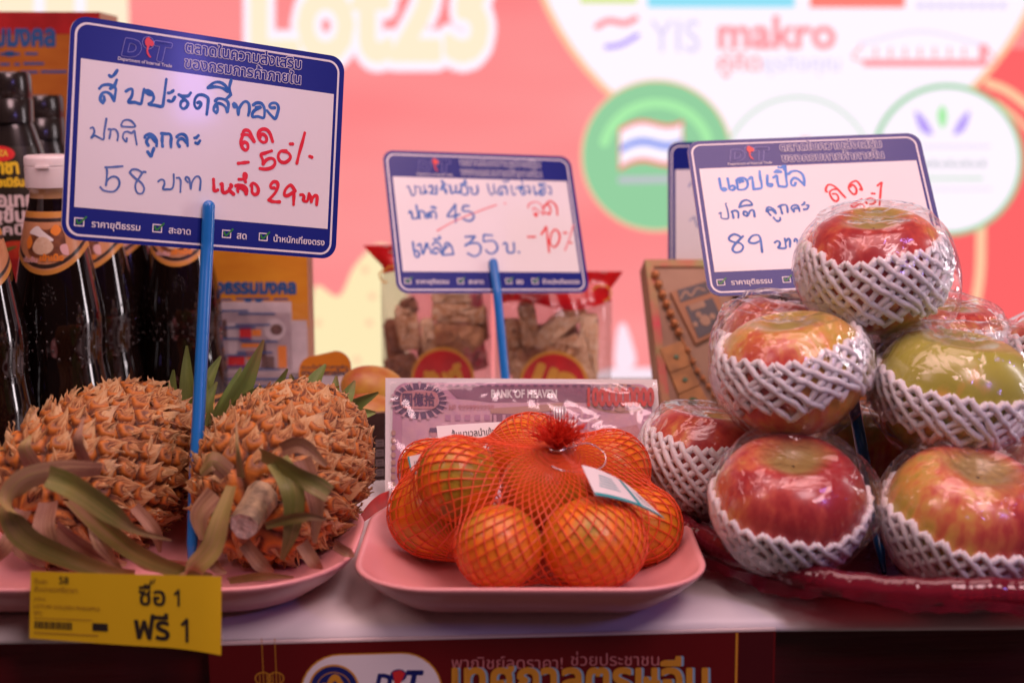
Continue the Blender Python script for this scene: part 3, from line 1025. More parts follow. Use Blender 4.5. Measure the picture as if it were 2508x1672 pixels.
def price_sign(idx, label, pl, base, bend=0.0, detail=True, stake_u=-0.4):
    if bend:
        pl.bend = lambda u, v: bend * u * u
    base = np.asarray(base, float)
    t = thing('price_sign', label, 'price sign', base, 'price signs on blue stakes')
    f = lambda u, v, n=0.0: pl.pt(u * mm, v * mm, n)
    mb = MB()
    out = rrect(-81.2, -58, 81.2, 63, 9)
    k = len(out)
    nu = 14
    # the board: front grid follows the bend
    tess = geometry.tessellate_polygon([[Vector((x, y, 0)) for x, y in out]])
    mb.add([f(x, y, 0) for x, y in out], [q[::1] for q in tess], 0)
    mb.add([f(x, y, -0.0012) for x, y in out], [q[::-1] for q in tess], 0)
    v2 = [f(x, y, 0) for x, y in out] + [f(x, y, -0.0012) for x, y in out]
    mb.add(v2, [(i, i + k, (i + 1) % k + k, (i + 1) % k) for i in range(k)], 2)
    ring_on(mb, f, rrect(-78.9, -55.9, 78.0, 60.1, 7.2), rrect(-77.6, -54.7, 76.8, 58.9, 6.2), 0.00012, 2)
    mb.build('board', [M_NAVY, M_FACE, M_LINE], t, smooth=False)
    mb = MB()
    A = np.array([[f(x, y, 0.00014) for x in np.linspace(-75, 75, nu)] for y in (-40.25, 40.25)])
    mb.grid(A, 0)
    mb.build('writing_panel', M_FACE, t, smooth=False)
    # printed heading, logo and footer
    mb = MB()
    e = 0.00026
    for body, y0 in (('ตลาดในความส่งเสริม', 52.0), ('ของกรมการค้าภายใน', 43.2)):
        text_on(mb, f, body, -17.4, 53.3, y0, 0, offset=0.062, n=e, ref=0.03, ysc=1.02)
        text_on(mb, f, body, -17.4, 53.3, y0, 1, offset=0.022, n=e + 0.00010, ref=0.03, ysc=1.02)
    for x, tx, x1, body in ((-74.7, -65.2, -38.3, 'ราคายุติธรรม'), (-31.4, -22.1, -9.3, 'สะอาด'), (9.2, 18.2, 24.2, 'สด'), (31.7, 40.9, 73.4, 'น้ำหนักเที่ยงตรง')):
        ring_on(mb, f, rrect(x, -50.5, x + 5.5, -45.8, 0.3, 2), rrect(x + 0.6, -49.9, x + 4.9, -46.4, 0.2, 2), e, 0)
        stroke(mb, f, [(x + 1.3, -47.3), (x + 2.6, -48.9), (x + 6.4, -45.2)], 1.0, e + 0.0001, 2, taper=False)
        text_on(mb, f, body, tx, x1, -50.3, 0, offset=0.016, n=e)
    mb.build('printed_lettering', [M_LINE, M_NAVY, M_TICK], t, smooth=False)
    mb = MB()
    for body, x0, x1 in (('D', -53.0, -42.4), ('T', -35.2, -25.0)):
        text_on(mb, f, body, x0, x1, 45.4, 0, offset=0.075, n=e, shear=0.18, ref=0.05, ysc=0.95)
        text_on(mb, f, body, x0, x1, 45.4, 1, offset=0.05, n=e + 0.0001, shear=0.18, ref=0.05, ysc=0.95)
    ring_on(mb, f, ellipse(-38.6, 54.0, 3.4, 3.5), ellipse(-38.6, 54.0, 3.1, 3.2), e, 0)
    land = [(-40.6, 54.6), (-39.8, 56.6), (-38.4, 57.2), (-37.4, 56.2), (-35.9, 55.2), (-35.2, 53.6), (-36.4, 52.2), (-37.6, 52.6), (-38.2, 51.2), (-38.6, 49.4), (-37.6, 47.4), (-36.6, 46.2), (-37.4, 45.9), (-38.9, 47.2), (-39.6, 49.6), (-39.2, 51.6), (-40.2, 52.8)]
    tess = geometry.tessellate_polygon([[Vector((x, y, 0)) for x, y in land]])
    mb.add([f(x, y, e + 0.0002) for x, y in land], tess, 2)
    text_on(mb, f, 'Department of Internal Trade', -55.0, -24.6, 42.2, 3, offset=0.012, n=e, ysc=1.05)
    mb.build('agency_logo', [M_LOGO, M_NAVY, M_MAP, M_LINE], t, smooth=False)
    mb = MB()
    keys = list(INK)
    for li, l in enumerate(HAND[idx].splitlines()):
        c, *p = l.split()
        pts = [tuple(float(q) for q in s_.split(',')) for s_ in p]
        lift = 0.00022 + li * 2.0e-6 + (0.0002 if any(abs(q[0]) > 75 or q[1] > 40 for q in pts) else 0)
        stroke(mb, f, pts, INKW[idx][c], lift, keys.index(c))
    mb.build('handwriting', [INK[k_] for k_ in keys], t, smooth=False)
    mb = MB()
    r = 0.0036
    top = f(stake_u, -33.6, r * 0.75 + 0.0004)
    low = f(stake_u, -58, r * 0.8 + 0.0006)
    pts = [top]
    n1 = 5
    for i in range(1, n1):
        pts.append(top + (low - top) * i / n1)
    for i in range(0, 13):
        q = i / 12
        pts.append(low + (base - low) * q)
    pts = np.array(pts)
    cap = [pts[0] + (pts[0] - pts[1]) / np.linalg.norm(pts[0] - pts[1]) * r * math.sin(a) for a in np.radians([85, 65, 40, 15])]
    rad = [r * math.cos(a) for a in np.radians([85, 65, 40, 15])] + [r] * len(pts)
    rad = np.array(rad)
    rad[-4:] *= np.array([0.97, 0.92, 0.8, 0.35])
    mb.tube(np.vstack([cap, pts]), rad, 14)
    mb.build('stake', M_STAKE, t)
    return t


SG1 = Plane((-0.1719, 0.8168, 0.2307), (0.8462, 0.5157, -0.1338), (0.0475, 0.1771, 0.9831))
price_sign(1, 'largest and nearest blue edged price sign, hand lettered for half price pineapples', SG1, G(467, 1398, 0.007))
SG2 = Plane((-0.0197, 1.1419, 0.1535), (0.9351, 0.3508, -0.0511), (-0.1221, 0.4541, 0.8826))
price_sign(2, 'blue edged price sign with 45 struck out, in front of the candy bags', SG2, P(1246, 1020, 1.085), bend=0.0)
k3 = 0.945
c3 = np.array([0.2163, 1.0055, 0.1745])
c3 = CAM + k3 * (c3 - CAM)
SG3 = Plane(c3, (0.9974, 0.0631, 0.0341), (-0.0654, 0.6032, 0.7949))
price_sign(3, 'blue edged price sign for 89 baht apples, partly hidden by the topmost apple', SG3, G(2166, 1402, 0.007))
SG4 = Plane((0.2075, 1.20, 0.155), (0.96, 0.28, 0), (0.0, 0.06, 1))
price_sign(4, 'mostly hidden blue edged price sign overlapped by the apple sign', SG4, (0.216, 1.19, 0.0))

# ------------------------------------------------------------------ plates and dish
M_MELA = mat('pink_melamine', (0.78, 0.35, 0.35), rough=0.30, coat=0.15, var=0.04, vscale=15)
M_DISH = film('red_clear_plastic', tint=(0.60, 0.10, 0.15), rough=0.12, gloss=0.05, haze=0.46, bump=0.35, bscale=70, bdist=0.002, hazecol=(0.27, 0.022, 0.045))


def rr_ring(a, b, r, k=10):
    return np.array(rrect(-a, -b, a, b, min(r, a * 0.999, b * 0.999), k))


def plate(label, cx, cy, a, b, r, h=0.024, slope=0.027):
    t = thing('plate', label, 'plate', (cx, cy, 0), 'pink melamine plates on the table')
    prof = [(slope + 0.012, 0.0), (slope + 0.004, 0.0), (slope, 0.002), (slope - 0.004, 0.0035), (0.010, 0.0125), (0.0028, h - 0.005), (0.0006, h - 0.0022),
            (0.0, h - 0.0008), (0.0006, h), (0.0022, h), (0.0040, h - 0.0012), (0.0075, h - 0.0052), (0.016, 0.0125), (slope + 0.002, 0.0072), (slope + 0.008, 0.0056), (slope + 0.03, 0.0052)]
    rows = []
    for ins, z in prof:
        q = rr_ring(a - ins, b - ins, max(r - ins * 0.9, 0.012))
        rows.append([(cx + x, cy + y, z + 0.0006) for x, y in q])
    mb = MB()
    mb.grid(np.array(rows), closed_u=True)
    n = len(rows[0])
    mb.add(rows[-1], [tuple(range(n))])
    mb.add(rows[0], [tuple(range(n))[::-1]])
    mb.build('plate_body', M_MELA, t)
    return t


plate('pink melamine plate holding the two pineapples', -0.2105, 0.742, 0.128, 0.081, 0.062)
plate('pink melamine plate under the netted oranges', 0.0095, 0.7375, 0.0905, 0.0765, 0.042)

DX, DY = 0.2345, 0.802
dish = thing('fruit_tray', 'round translucent red plastic tray piled with wrapped apples', 'tray', (DX, DY, 0))
mb = MB()
prof = [(0.0, 0.0015), (0.100, 0.0015), (0.114, 0.004), (0.126, 0.013), (0.135, 0.024), (0.1385, 0.0275), (0.142, 0.0265), (0.1445, 0.022), (0.146, 0.016), (0.1445, 0.0155), (0.1425, 0.0205), (0.140, 0.0235), (0.137, 0.0215), (0.128, 0.011), (0.115, 0.0015), (0.100, -0.0), (0.0, 0.0)]
prof = [(a, max(z, 0.0) + 0.0008) for a, z in prof]


def ribs(A, th):
    for i, (r, z) in enumerate(prof):
        if r > 0.12:
            k = 1 + 0.0010 * np.sin(th * 150) * (1 if r > 0.136 else 0.5) + 0.006 * np.sin(th * 5 + 1) + 0.003 * np.sin(th * 17)
            A[i, :, 0] = DX + (A[i, :, 0] - DX) * k
            A[i, :, 1] = DY + (A[i, :, 1] - DY) * k
            A[i, :, 2] += 0.0012 * np.sin(th * 7) + 0.0004 * np.sin(th * 43)
    return A


mb.lathe(prof, 720, 0, DX, DY, ribs)
mb.build('tray_body', M_DISH, dish)
# loose strip of torn red film hanging under the rim
mb = MB()
th = np.linspace(math.radians(188), math.radians(300), 160)
rows = []
for q in (0, 0.5, 1.0):
    rows.append([(DX + (0.1462 + 0.0010 * math.sin(a * 37 + q)) * math.cos(a), DY + (0.1462 + 0.0010 * math.sin(a * 37 + q)) * math.sin(a),
                  0.0185 - 0.0085 * q * (0.80 + 0.22 * math.sin(a * 13) + 0.06 * math.sin(a * 71)) - 0.003 * math.sin((a - th[0]) * 4)) for a in th])
mb.grid(np.array(rows))
mb.build('torn_film_strip', M_DISH, dish)

# ------------------------------------------------------------------ apples
AR = 0.0405


def ap(t, ph, off=0.0, lob=0.02, sq=0.90):
    st, ct = np.sin(t), np.cos(t)
    rho = AR * st * (1 + 0.07 * ct) * (1 + lob * np.cos(5 * ph) * (0.35 - 0.65 * ct))
    z = AR * sq * ct - 0.30 * AR * np.exp(-(st / 0.36) ** 2) * (ct > 0) + 0.17 * AR * np.exp(-(st / 0.30) ** 2) * (ct < 0)
    nx = st
    return np.stack([(rho + off * nx) * np.cos(ph), (rho + off * nx) * np.sin(ph), z + off * ct], -1)


def apple_mat(seed, red, cheek, green=0.3, deep=(0.36, 0.018, 0.022)):
    m = bpy.data.materials.new('apple_skin')
    m.use_nodes = True
    nt = m.node_tree
    L = nt.links
    b = nt.nodes['Principled BSDF']
    b.inputs['Roughness'].default_value = 0.30
    b.inputs['Coat Weight'].default_value = 0.35
    b.inputs['Coat Roughness'].default_value = 0.12
    tc = nt.nodes.new('ShaderNodeTexCoord')
    mp = nt.nodes.new('ShaderNodeMapping')
    mp.inputs['Location'].default_value = (seed * 3.7, seed * 1.3, seed * 2.1)
    mp.inputs['Scale'].default_value = (24, 24, 24)
    L.new(tc.outputs['Object'], mp.inputs['Vector'])
    lo = nt.nodes.new('ShaderNodeTexNoise')
    lo.inputs['Scale'].default_value = 1.1
    lo.inputs['Detail'].default_value = 3
    L.new(mp.outputs[0], lo.inputs['Vector'])
    mp2 = nt.nodes.new('ShaderNodeMapping')
    mp2.inputs['Location'].default_value = (seed, seed * 2, 0)
    mp2.inputs['Scale'].default_value = (170, 170, 16)
    L.new(tc.outputs['Object'], mp2.inputs['Vector'])
    st = nt.nodes.new('ShaderNodeTexNoise')
    st.inputs['Scale'].default_value = 1.0
    st.inputs['Detail'].default_value = 4
    L.new(mp2.outputs[0], st.inputs['Vector'])
    dot = nt.nodes.new('ShaderNodeVectorMath')
    dot.operation = 'DOT_PRODUCT'
    dot.inputs[1].default_value = tuple(nrm(cheek) / AR * 0.40)
    L.new(tc.outputs['Object'], dot.inputs[0])

    def math_(op, a, b_, c=None):
        n = nt.nodes.new('ShaderNodeMath')
        n.operation = op
        for i, q in enumerate((a, b_, c)):
            if q is None:
                continue
            if isinstance(q, (int, float)):
                n.inputs[i].default_value = q
            else:
                L.new(q, n.inputs[i])
        return n.outputs[0]
    s1 = math_('MULTIPLY_ADD', lo.outputs['Fac'], 1.25, red - 0.69)
    s2 = math_('MULTIPLY_ADD', st.outputs['Fac'], 0.95, math_('SUBTRACT', s1, 0.47))
    s3 = math_('ADD', s2, dot.outputs['Value'])
    r = nt.nodes.new('ShaderNodeValToRGB')
    cr = r.color_ramp
    cr.elements[0].position = 0.12
    cr.elements[0].color = (0.50 - 0.22 * green, 0.37, 0.045, 1)
    cr.elements[1].position = 0.92
    cr.elements[1].color = (*deep, 1)
    e = cr.elements.new(0.36)
    e.color = (0.68, 0.36, 0.075, 1)
    e = cr.elements.new(0.52)
    e.color = (0.64, 0.17, 0.062, 1)
    e = cr.elements.new(0.70)
    e.color = (0.52, 0.060, 0.042, 1)
    L.new(s3, r.inputs['Fac'])
    # greenish stem cavity
    sep = nt.nodes.new('ShaderNodeSeparateXYZ')
    L.new(tc.outputs['Object'], sep.inputs[0])
    rad = math_('SQRT', math_('ADD', math_('POWER', sep.outputs[0], 2.0), math_('POWER', sep.outputs[1], 2.0)), 0)
    k = nt.nodes.new('ShaderNodeMapRange')
    k.inputs[1].default_value = 0.022
    k.inputs[2].default_value = 0.008
    L.new(math_('ADD', rad, math_('MULTIPLY', math_('SUBTRACT', lo.outputs['Fac'], 0.5), 0.03)), k.inputs[0])
    top = math_('GREATER_THAN', sep.outputs[2], 0.0)
    mx = nt.nodes.new('ShaderNodeMix')
    mx.data_type = 'RGBA'
    L.new(math_('MULTIPLY', math_('MULTIPLY', k.outputs[0], top), 0.85), mx.inputs[0])
    L.new(r.outputs['Color'], mx.inputs[6])
    mx.inputs[7].default_value = (0.34, 0.30, 0.085, 1)
    # pale lenticels
    vo = nt.nodes.new('ShaderNodeTexVoronoi')
    vo.inputs['Scale'].default_value = 13
    L.new(mp.outputs[0], vo.inputs['Vector'])
    k2 = nt.nodes.new('ShaderNodeMapRange')
    k2.inputs[1].default_value = 0.16
    k2.inputs[2].default_value = 0.06
    L.new(vo.outputs['Distance'], k2.inputs[0])
    mx2 = nt.nodes.new('ShaderNodeMix')
    mx2.data_type = 'RGBA'
    L.new(math_('MULTIPLY', k2.outputs[0], 0.22), mx2.inputs[0])
    L.new(mx.outputs[2], mx2.inputs[6])
    mx2.inputs[7].default_value = (0.66, 0.42, 0.22, 1)
    L.new(mx2.outputs[2], b.inputs['Base Color'])
    return m


M_FOAM = mat('white_foam', (0.86, 0.84, 0.85), rough=0.55, bump=0.3, bscale=900, sss=0.25)
M_WRAP = film('clear_wrap', rough=0.05, gloss=0.045, haze=0.02, bump=0.75, bscale=46, bdist=0.006)
M_STEM = mat('apple_stem', (0.10, 0.06, 0.03), rough=0.7)


def apple(label, px, py, y, tilt, spin, seed, red, cheek, green=0.3, net=(1.15, 2.25), tail=None, scale=1.0, deep=(0.36, 0.018, 0.022), pitch=29):
    c = P(px, py, y)
    t = thing('wrapped_apple', label, 'apple', c, 'foam netted apples piled on the red tray')
    ax = nrm(tilt)
    q = Vector((0, 0, 1)).rotation_difference(Vector(ax))
    t.rotation_mode = 'QUATERNION'
    t.rotation_quaternion = q @ Matrix.Rotation(spin, 3, 'Z').to_quaternion()
    t.scale = (scale,) * 3
    r_ = np.random.default_rng(seed)
    lob = 0.014 + 0.012 * r_.random()
    sq = 0.86 + 0.06 * r_.random()
    T, PH = np.meshgrid(np.linspace(0.02, math.pi - 0.02, 48), np.arange(72) * 2 * math.pi / 72, indexing='ij')
    mb = MB()
    A = ap(T, PH, 0, lob, sq)
    mb.grid(A, closed_u=True, flip=True)
    mb.build('apple_body', apple_mat(seed, red, cheek, green, deep), t, origin=(0, 0, 0))
    # foam net
    mb = MB()
    N = pitch
    rows = round((net[1] - net[0]) * AR / 0.0047)
    dph = 2 * math.pi / N
    for s in (1, -1):
        for k in range(N):
            extra = (r_.random() - 0.5) * 0.22
            m_ = 20
            u = np.linspace(0, 1, m_)
            tt = net[0] + (net[1] + extra - net[0]) * u
            ph = k * dph + s * u * rows * dph / 2
            tt = tt + 0.05 * np.sin(ph * 2 + seed) + 0.03 * np.sin(ph * 5 + seed * 2) + 0.012 * np.sin(ph * 13 + 9 * u)
            ph = ph + 0.035 * np.sin(tt * 9 + k * 1.7) * u
            off = 0.0014 + 0.0003 * s + 0.0008 * (u ** 3) * r_.random()
            pts = ap(tt, ph, off, lob, sq)
            mb.tube(pts, 0.00188 + 0.00022 * np.sin(u * 20 + k) + 0.00015 * np.sin(u * 47 + k * 3), 7)
    mb.build('foam_net', M_FOAM, t, origin=(0, 0, 0))
    # clear plastic wrap, loose and creased
    mb = MB()
    T, PH = np.meshgrid(np.linspace(0.0, math.pi, 60), np.arange(110) * 2 * math.pi / 110, indexing='ij')
    f1 = np.sin(PH * 3 + seed) * np.sin(T * 4 + seed)
    f2 = np.sin(PH * 11 + 3 * np.sin(T * 3) + seed * 2) * np.sin(T) * np.clip((T - 1.6) / 1.2, 0, 1)
    f3 = np.sin(PH * 7 - T * 5 + seed * 3)
    off = 0.0044 + 0.0006 * f1 + 0.0011 * f2 + 0.0004 * f3
    A = ap(T, PH, off, lob * 0.6, sq)
    # film bridges the stem cavity
    cap = (T < 0.75)
    flat = AR * sq * 0.74
    A[..., 2] = np.where(cap, np.maximum(A[..., 2], flat + 0.0045 - 0.006 * (1 - np.clip(T / 0.75, 0, 1)) ** 2 * 0), A[..., 2])
    if tail is not None:
        td = np.array((q @ Matrix.Rotation(spin, 3, 'Z').to_quaternion()).inverted() @ Vector(nrm(tail)))
        Nn = A / np.linalg.norm(A, axis=-1, keepdims=True)
        dd = np.clip(Nn @ td, 0, 1)
        A = A + td * (0.008 * dd ** 7 + 0.002 * dd ** 2.0 * (1 + 0.5 * np.sin(PH * 9 + T * 6)))[..., None]
    mb.grid(A, closed_u=True, flip=True)
    mb.build('plastic_wrap', M_WRAP, t, origin=(0, 0, 0))
    return t


apple('red wrapped apple at the very top of the pile', 2140, 662, 0.800, (-0.10, -0.22, 1), 0.4, 1, 0.46, (-0.5, -0.5, 0.6), 0.0, (1.02, 2.02), tail=(0.9, -0.1, -0.5))
apple('orange yellow wrapped apple, left one of the middle layer', 1942, 912, 0.760, (-0.16, -0.06, 1), 1.3, 2, 0.26, (-0.9, 0.2, 0.1), 0.0, (1.04, 1.82), tail=(-0.6, 0.3, 0.7), scale=1.0, pitch=27)
apple('yellow green wrapped apple, right one of the middle layer', 2334, 962, 0.765, (0.10, -0.08, 1), 2.2, 3, 0.24, (-0.2, -0.2, -1), 0.55, (1.30, 1.95), tail=(0.8, 0.1, 0.6), scale=1.06)
apple('red wrapped apple with open stem hollow, front left of the pile', 1934, 1232, 0.722, (-0.02, -0.34, 1), 0.1, 4, 0.76, (0.9, -0.3, 0.4), 0.1, (1.42, 2.62), tail=(0.8, 0.2, -0.1), scale=0.98)
apple('red and yellow wrapped apple at the front right beside the blue stake', 2366, 1270, 0.716, (0.10, -0.30, 1), 0.9, 5, 0.66, (0.5, -0.7, 0.3), 0.2, (1.40, 2.7), tail=(0.9, 0.0, 0.5), scale=1.04)
apple('wrapped apple behind the left front apple, nearest the bank note packet', 1735, 1128, 0.808, (0.12, 0.05, 1), 0.2, 6, 0.60, (0.4, -0.2, 0.9), 0.0, (1.1, 2.5), scale=0.98)
apple('shadowed golden wrapped apple in the middle of the pile behind the stake', 2150, 1125, 0.862, (0.1, 0.1, 1), 0.6, 7, 0.38, (0.3, -0.9, 0.2), 0.3, (1.75, 2.6), deep=(0.30, 0.02, 0.02))
apple('wrapped apple peeking out behind the left middle apple', 1925, 866, 0.848, (0.2, 0.1, 1), 1.6, 8, 0.70, (0.0, -0.4, 1), 0.0, (1.5, 2.5), tail=(0.4, 0, 0.9), scale=1.0)
apple('wrapped apple peeking out behind the right middle apple', 2300, 858, 0.850, (0.1, -0.1, 1), 2.6, 9, 0.62, (0.2, -0.3, 1), 0.0, (0.9, 2.0), scale=1.0)
apple('dark red wrapped apple low at the right edge of the picture', 2575, 1150, 0.800, (0.0, -0.1, 1), 3.1, 10, 0.85, (-0.5, -0.4, 0.5), 0.0, (1.6, 2.6))
apple('wrapped apple cut off at the right edge above the dark red one', 2600, 915, 0.835, (0.3, 0.0, 1), 0.8, 11, 0.55, (-0.6, -0.4, 0.5), 0.0, (1.2, 2.2))

# ------------------------------------------------------------------ oranges in a net bag


def orange_mat(seed, green):
    m = mat('orange_peel', (0.70, 0.185, 0.012), rough=0.42, coat=0.2)
    nt = m.node_tree
    b = nt.nodes['Principled BSDF']
    tc = nt.nodes.new('ShaderNodeTexCoord')
    mp = nt.nodes.new('ShaderNodeMapping')
    mp.inputs['Location'].default_value = (seed * 1.9, seed * 3.1, seed * 0.7)
    nt.links.new(tc.outputs['Object'], mp.inputs[0])
    n = nt.nodes.new('ShaderNodeTexNoise')
    n.inputs['Scale'].default_value = 38
    n.inputs['Detail'].default_value = 3
    nt.links.new(mp.outputs[0], n.inputs['Vector'])
    r = nt.nodes.new('ShaderNodeValToRGB')
    r.color_ramp.elements[0].position = 0.30
    r.color_ramp.elements[0].color = (0.80, 0.28, 0.022, 1)
    r.color_ramp.elements[1].position = 0.78 - green * 0.2
    r.color_ramp.elements[1].color = (0.40, 0.27, 0.02, 1)
    e = r.color_ramp.elements.new(0.52)
    e.color = (0.78, 0.215, 0.014, 1)
    nt.links.new(n.outputs['Fac'], r.inputs['Fac'])
    nt.links.new(r.outputs['Color'], b.inputs['Base Color'])
    v = nt.nodes.new('ShaderNodeTexVoronoi')
    v.inputs['Scale'].default_value = 620
    nt.links.new(mp.outputs[0], v.inputs['Vector'])
    bp = nt.nodes.new('ShaderNodeBump')
    bp.inputs['Strength'].default_value = 0.22
    bp.inputs['Distance'].default_value = 0.0008
    nt.links.new(v.outputs['Distance'], bp.inputs['Height'])
    nt.links.new(bp.outputs['Normal'], b.inputs['Normal'])
    return m


OR = [  # px, py, y, r, squash, green, label
    (1068, 1256, 0.757, 0.0262, 0.92, 0.2, 'orange low at the left side of the net bag, behind the greenish one'),
    (1120, 1174, 0.732, 0.0222, 1.02, 1.0, 'greenish orange high on the left of the net bag'),
    (1222, 1338, 0.700, 0.0222, 0.98, 0.3, 'front orange left of centre at the lip of the plate'),
    (1453, 1328, 0.705, 0.0272, 0.86, 0.6, 'widest orange at the front right of the net bag, below the teal tag'),
    (1572, 1318, 0.748, 0.0215, 1.0, 0.0, 'half hidden orange at the far right of the plate behind the widest one'),
    (1494, 1150, 0.778, 0.0222, 1.0, 0.1, 'orange at the upper right of the net bag behind the knot'),
    (1300, 1110, 0.792, 0.0246, 0.92, 0.0, 'topmost orange at the back of the net bag'),
    (1330, 1198, 0.748, 0.0235, 0.95, 0.3, 'middle orange directly under the knot of the net bag'),
    (1050, 1150, 0.785, 0.0170, 1.0, 0.0, 'small orange mostly hidden at the back left of the net bag'),
]
SPH = []
for i, (px, py, y, r, sqz, gr, lab) in enumerate(OR):
    c = P(px, py, y)
    c[2] = max(c[2], 0.0075 + r * sqz)
    SPH.append((c, r, sqz))
    mb = MB()
    T, PH = np.meshgrid(np.linspace(0.0, math.pi, 40), np.arange(56) * 2 * math.pi / 56, indexing='ij')
    rr = r * (1 + 0.012 * np.sin(PH * 3 + i) * np.sin(T) ** 2 + 0.008 * np.sin(T * 5 + PH))
    rr = rr * (1 - 0.06 * np.exp(-(T / 0.22) ** 2))
    A = np.stack([rr * np.sin(T) * np.cos(PH), rr * np.sin(T) * np.sin(PH), rr * sqz * np.cos(T)], -1)
    mb.grid(A, closed_u=True, flip=True)
    o = mb.build('orange', orange_mat(i + 1, gr), origin=(0, 0, 0))
    o.location = c
    tag(o, lab, 'orange', 'oranges in the red net bag')

M_NET = mat('red_orange_netting', (0.74, 0.085, 0.020), rough=0.38, coat=0.2)
M_TUFT = mat('net_tuft_red', (0.78, 0.045, 0.020), rough=0.4)
M_STEEL = mat('staple_steel', (0.75, 0.74, 0.76), rough=0.25, metal=1.0)
KN = P(1366, 1098, 0.736)
bag = thing('net_bag', 'red orange plastic net bag tied with a fuzzy tuft around the oranges', 'net bag', (0.012, 0.745, 0.007), 'oranges in the red net bag')
bag.pop('group') if 'group' in bag.keys() else None
NU, NV = 66, 50
cen = np.array([0.014, 0.746, 0.034])
axk = nrm(KN - cen)
ex = nrm(np.cross([0, 1, 0], axk))
ey = np.cross(axk, ex)
dirs = np.zeros((NV + 1, NU, 3))
for j in range(NV + 1):
    an = math.pi * (j / NV) ** 0.93
    for i in range(NU):
        a = 2 * math.pi * (i + 0.5 * (j % 2)) / NU
        dirs[j, i] = axk * math.cos(an) + (ex * math.cos(a) + ey * math.sin(a)) * math.sin(an)
rmin = np.full((NV + 1, NU), 0.012)
for c, r, sqz in SPH:
    sc_ = np.array([1, 1, 1 / sqz])
    o_ = (cen - c) * sc_
    d_ = dirs * sc_
    A2 = np.sum(d_ * d_, -1)
    B2 = np.sum(d_ * o_, -1)
    C2 = o_ @ o_ - (r + 0.0010) ** 2
    disc_ = B2 * B2 - A2 * C2
    hit = np.where(disc_ > 0, (-B2 + np.sqrt(np.maximum(disc_, 0))) / A2, 0)
    rmin = np.maximum(rmin, hit)
# stay above the plate
lim = np.where(dirs[..., 2] < -0.02, (0.0074 - cen[2]) / np.minimum(dirs[..., 2], -0.02), 9.0)
kn_r = np.linalg.norm(KN - cen)
rr = np.maximum(rmin, 0.03)
for it in range(110):
    rr[0] = kn_r
    nd = cen + dirs * rr[..., None]
    new = rr.copy()
    for j in range(1, NV):
        s_ = -1 if j % 2 else 1
        av = (nd[j - 1] + np.roll(nd[j - 1], s_, 0) + nd[j + 1] + np.roll(nd[j + 1], s_, 0)) / 4
        new[j] = 0.3 * rr[j] + 0.7 * np.sum((av - cen) * dirs[j], -1)
    new[NV] = new[NV - 1].mean()
    rr = np.minimum(np.maximum(new, rmin), lim)
rr[0] = kn_r
nodes = cen + dirs * rr[..., None]
for i in range(NU):
    a = 2 * math.pi * i / NU
    nodes[0, i] = KN + np.array([math.cos(a) * 0.0022, math.sin(a) * 0.0022, 0])
mb = MB()
for i in range(NU):
    for s in (0, 1):
        pts = []
        ii = i
        for j in range(NV + 1):
            pts.append(nodes[j, ii % NU])
            if s == 0:
                ii = ii + (1 if j % 2 else 0)
            else:
                ii = ii - (0 if j % 2 else 1)
        pts = catmull(np.array(pts)[:-3], 2)
        far = np.clip(np.linalg.norm(pts - KN, axis=1) / 0.045, 0, 1)
        mb.tube(pts, 0.00012 + 0.00029 * far + 0.00005 * rng.random(), 4, caps=False)
nb = mb.build('netting', M_NET, bag)
mb = MB()
for k in range(420):
    a = rng.random() * 2 * math.pi
    e_ = rng.random() ** 0.6
    d = np.array([math.cos(a) * e_ * 0.9, math.sin(a) * e_ * 0.7, 1.0 - 0.30 * e_])
    L = 0.0105 + 0.0095 * rng.random()
    p0 = KN + np.array([math.cos(a), math.sin(a), 0]) * 0.002 * rng.random()
    p1 = p0 + d * L * 0.45 + rng.normal(0, 0.0009, 3)
    p2 = p0 + d * L + rng.normal(0, 0.0020, 3) - np.array([0, 0, 0.003 * e_])
    mb.tube(catmull([p0, p1, p2], 3), 0.00028, 3, caps=False)
mb.build('tuft', M_TUFT, bag)
mb = MB()
mb.tube(catmull([KN + np.array([-0.0045, -0.0032, 0.0006]), KN + np.array([-0.002, -0.0048, 0.0]), KN + np.array([0.002, -0.0048, 0.0002]), KN + np.array([0.0045, -0.0030, 0.0012])], 5), 0.00055, 8)
mb.build('staple', M_STEEL, bag)
M_THREAD = film('clear_thread', rough=0.1, gloss=0.25, haze=0.35, bump=0)
mb = MB()
mb.tube(catmull([P(1390, 1098, 0.735), P(1440, 1085, 0.742), P(1480, 1110, 0.742), P(1478, 1140, 0.735), P(1440, 1155, 0.728), P(1380, 1152, 0.722), P(1350, 1140, 0.724)], 6), 0.00045, 6)
mb.build('tag_thread', M_THREAD, bag)
M_PAPER = mat('white_paper', (0.78, 0.77, 0.76), rough=0.55, var=0.03, vscale=30)
M_TEAL = mat('teal_print', (0.03, 0.34, 0.36), rough=0.5)
M_INKD = mat('dark_print', (0.05, 0.045, 0.06), rough=0.55)


def quad_fn(p00, p10, p11, p01, bow=0.0):
    """bilinear patch between four world points, u,v in 0..1, n along its normal"""
    p00, p10, p11, p01 = [np.asarray(q, float) for q in (p00, p10, p11, p01)]
    N = nrm(np.cross(p10 - p00, p01 - p00))

    def f(u, v, n=0.0):
        q = p00 * (1 - u) * (1 - v) + p10 * u * (1 - v) + p11 * u * v + p01 * (1 - u) * v
        return q + N * (n + bow * 4 * u * (1 - u))
    return f


def sheet(mb, f, mi=0, k=12, n=0.0, back=0.0004, x0=0, x1=1, y0=0, y1=1):
    us, vs = np.linspace(x0, x1, k), np.linspace(y0, y1, 3)
    mb.grid(np.array([[f(u, v, n) for u in us] for v in vs]), mi)
    if back:
        mb.grid(np.array([[f(u, v, n - back) for u in us] for v in vs]), mi, flip=True)


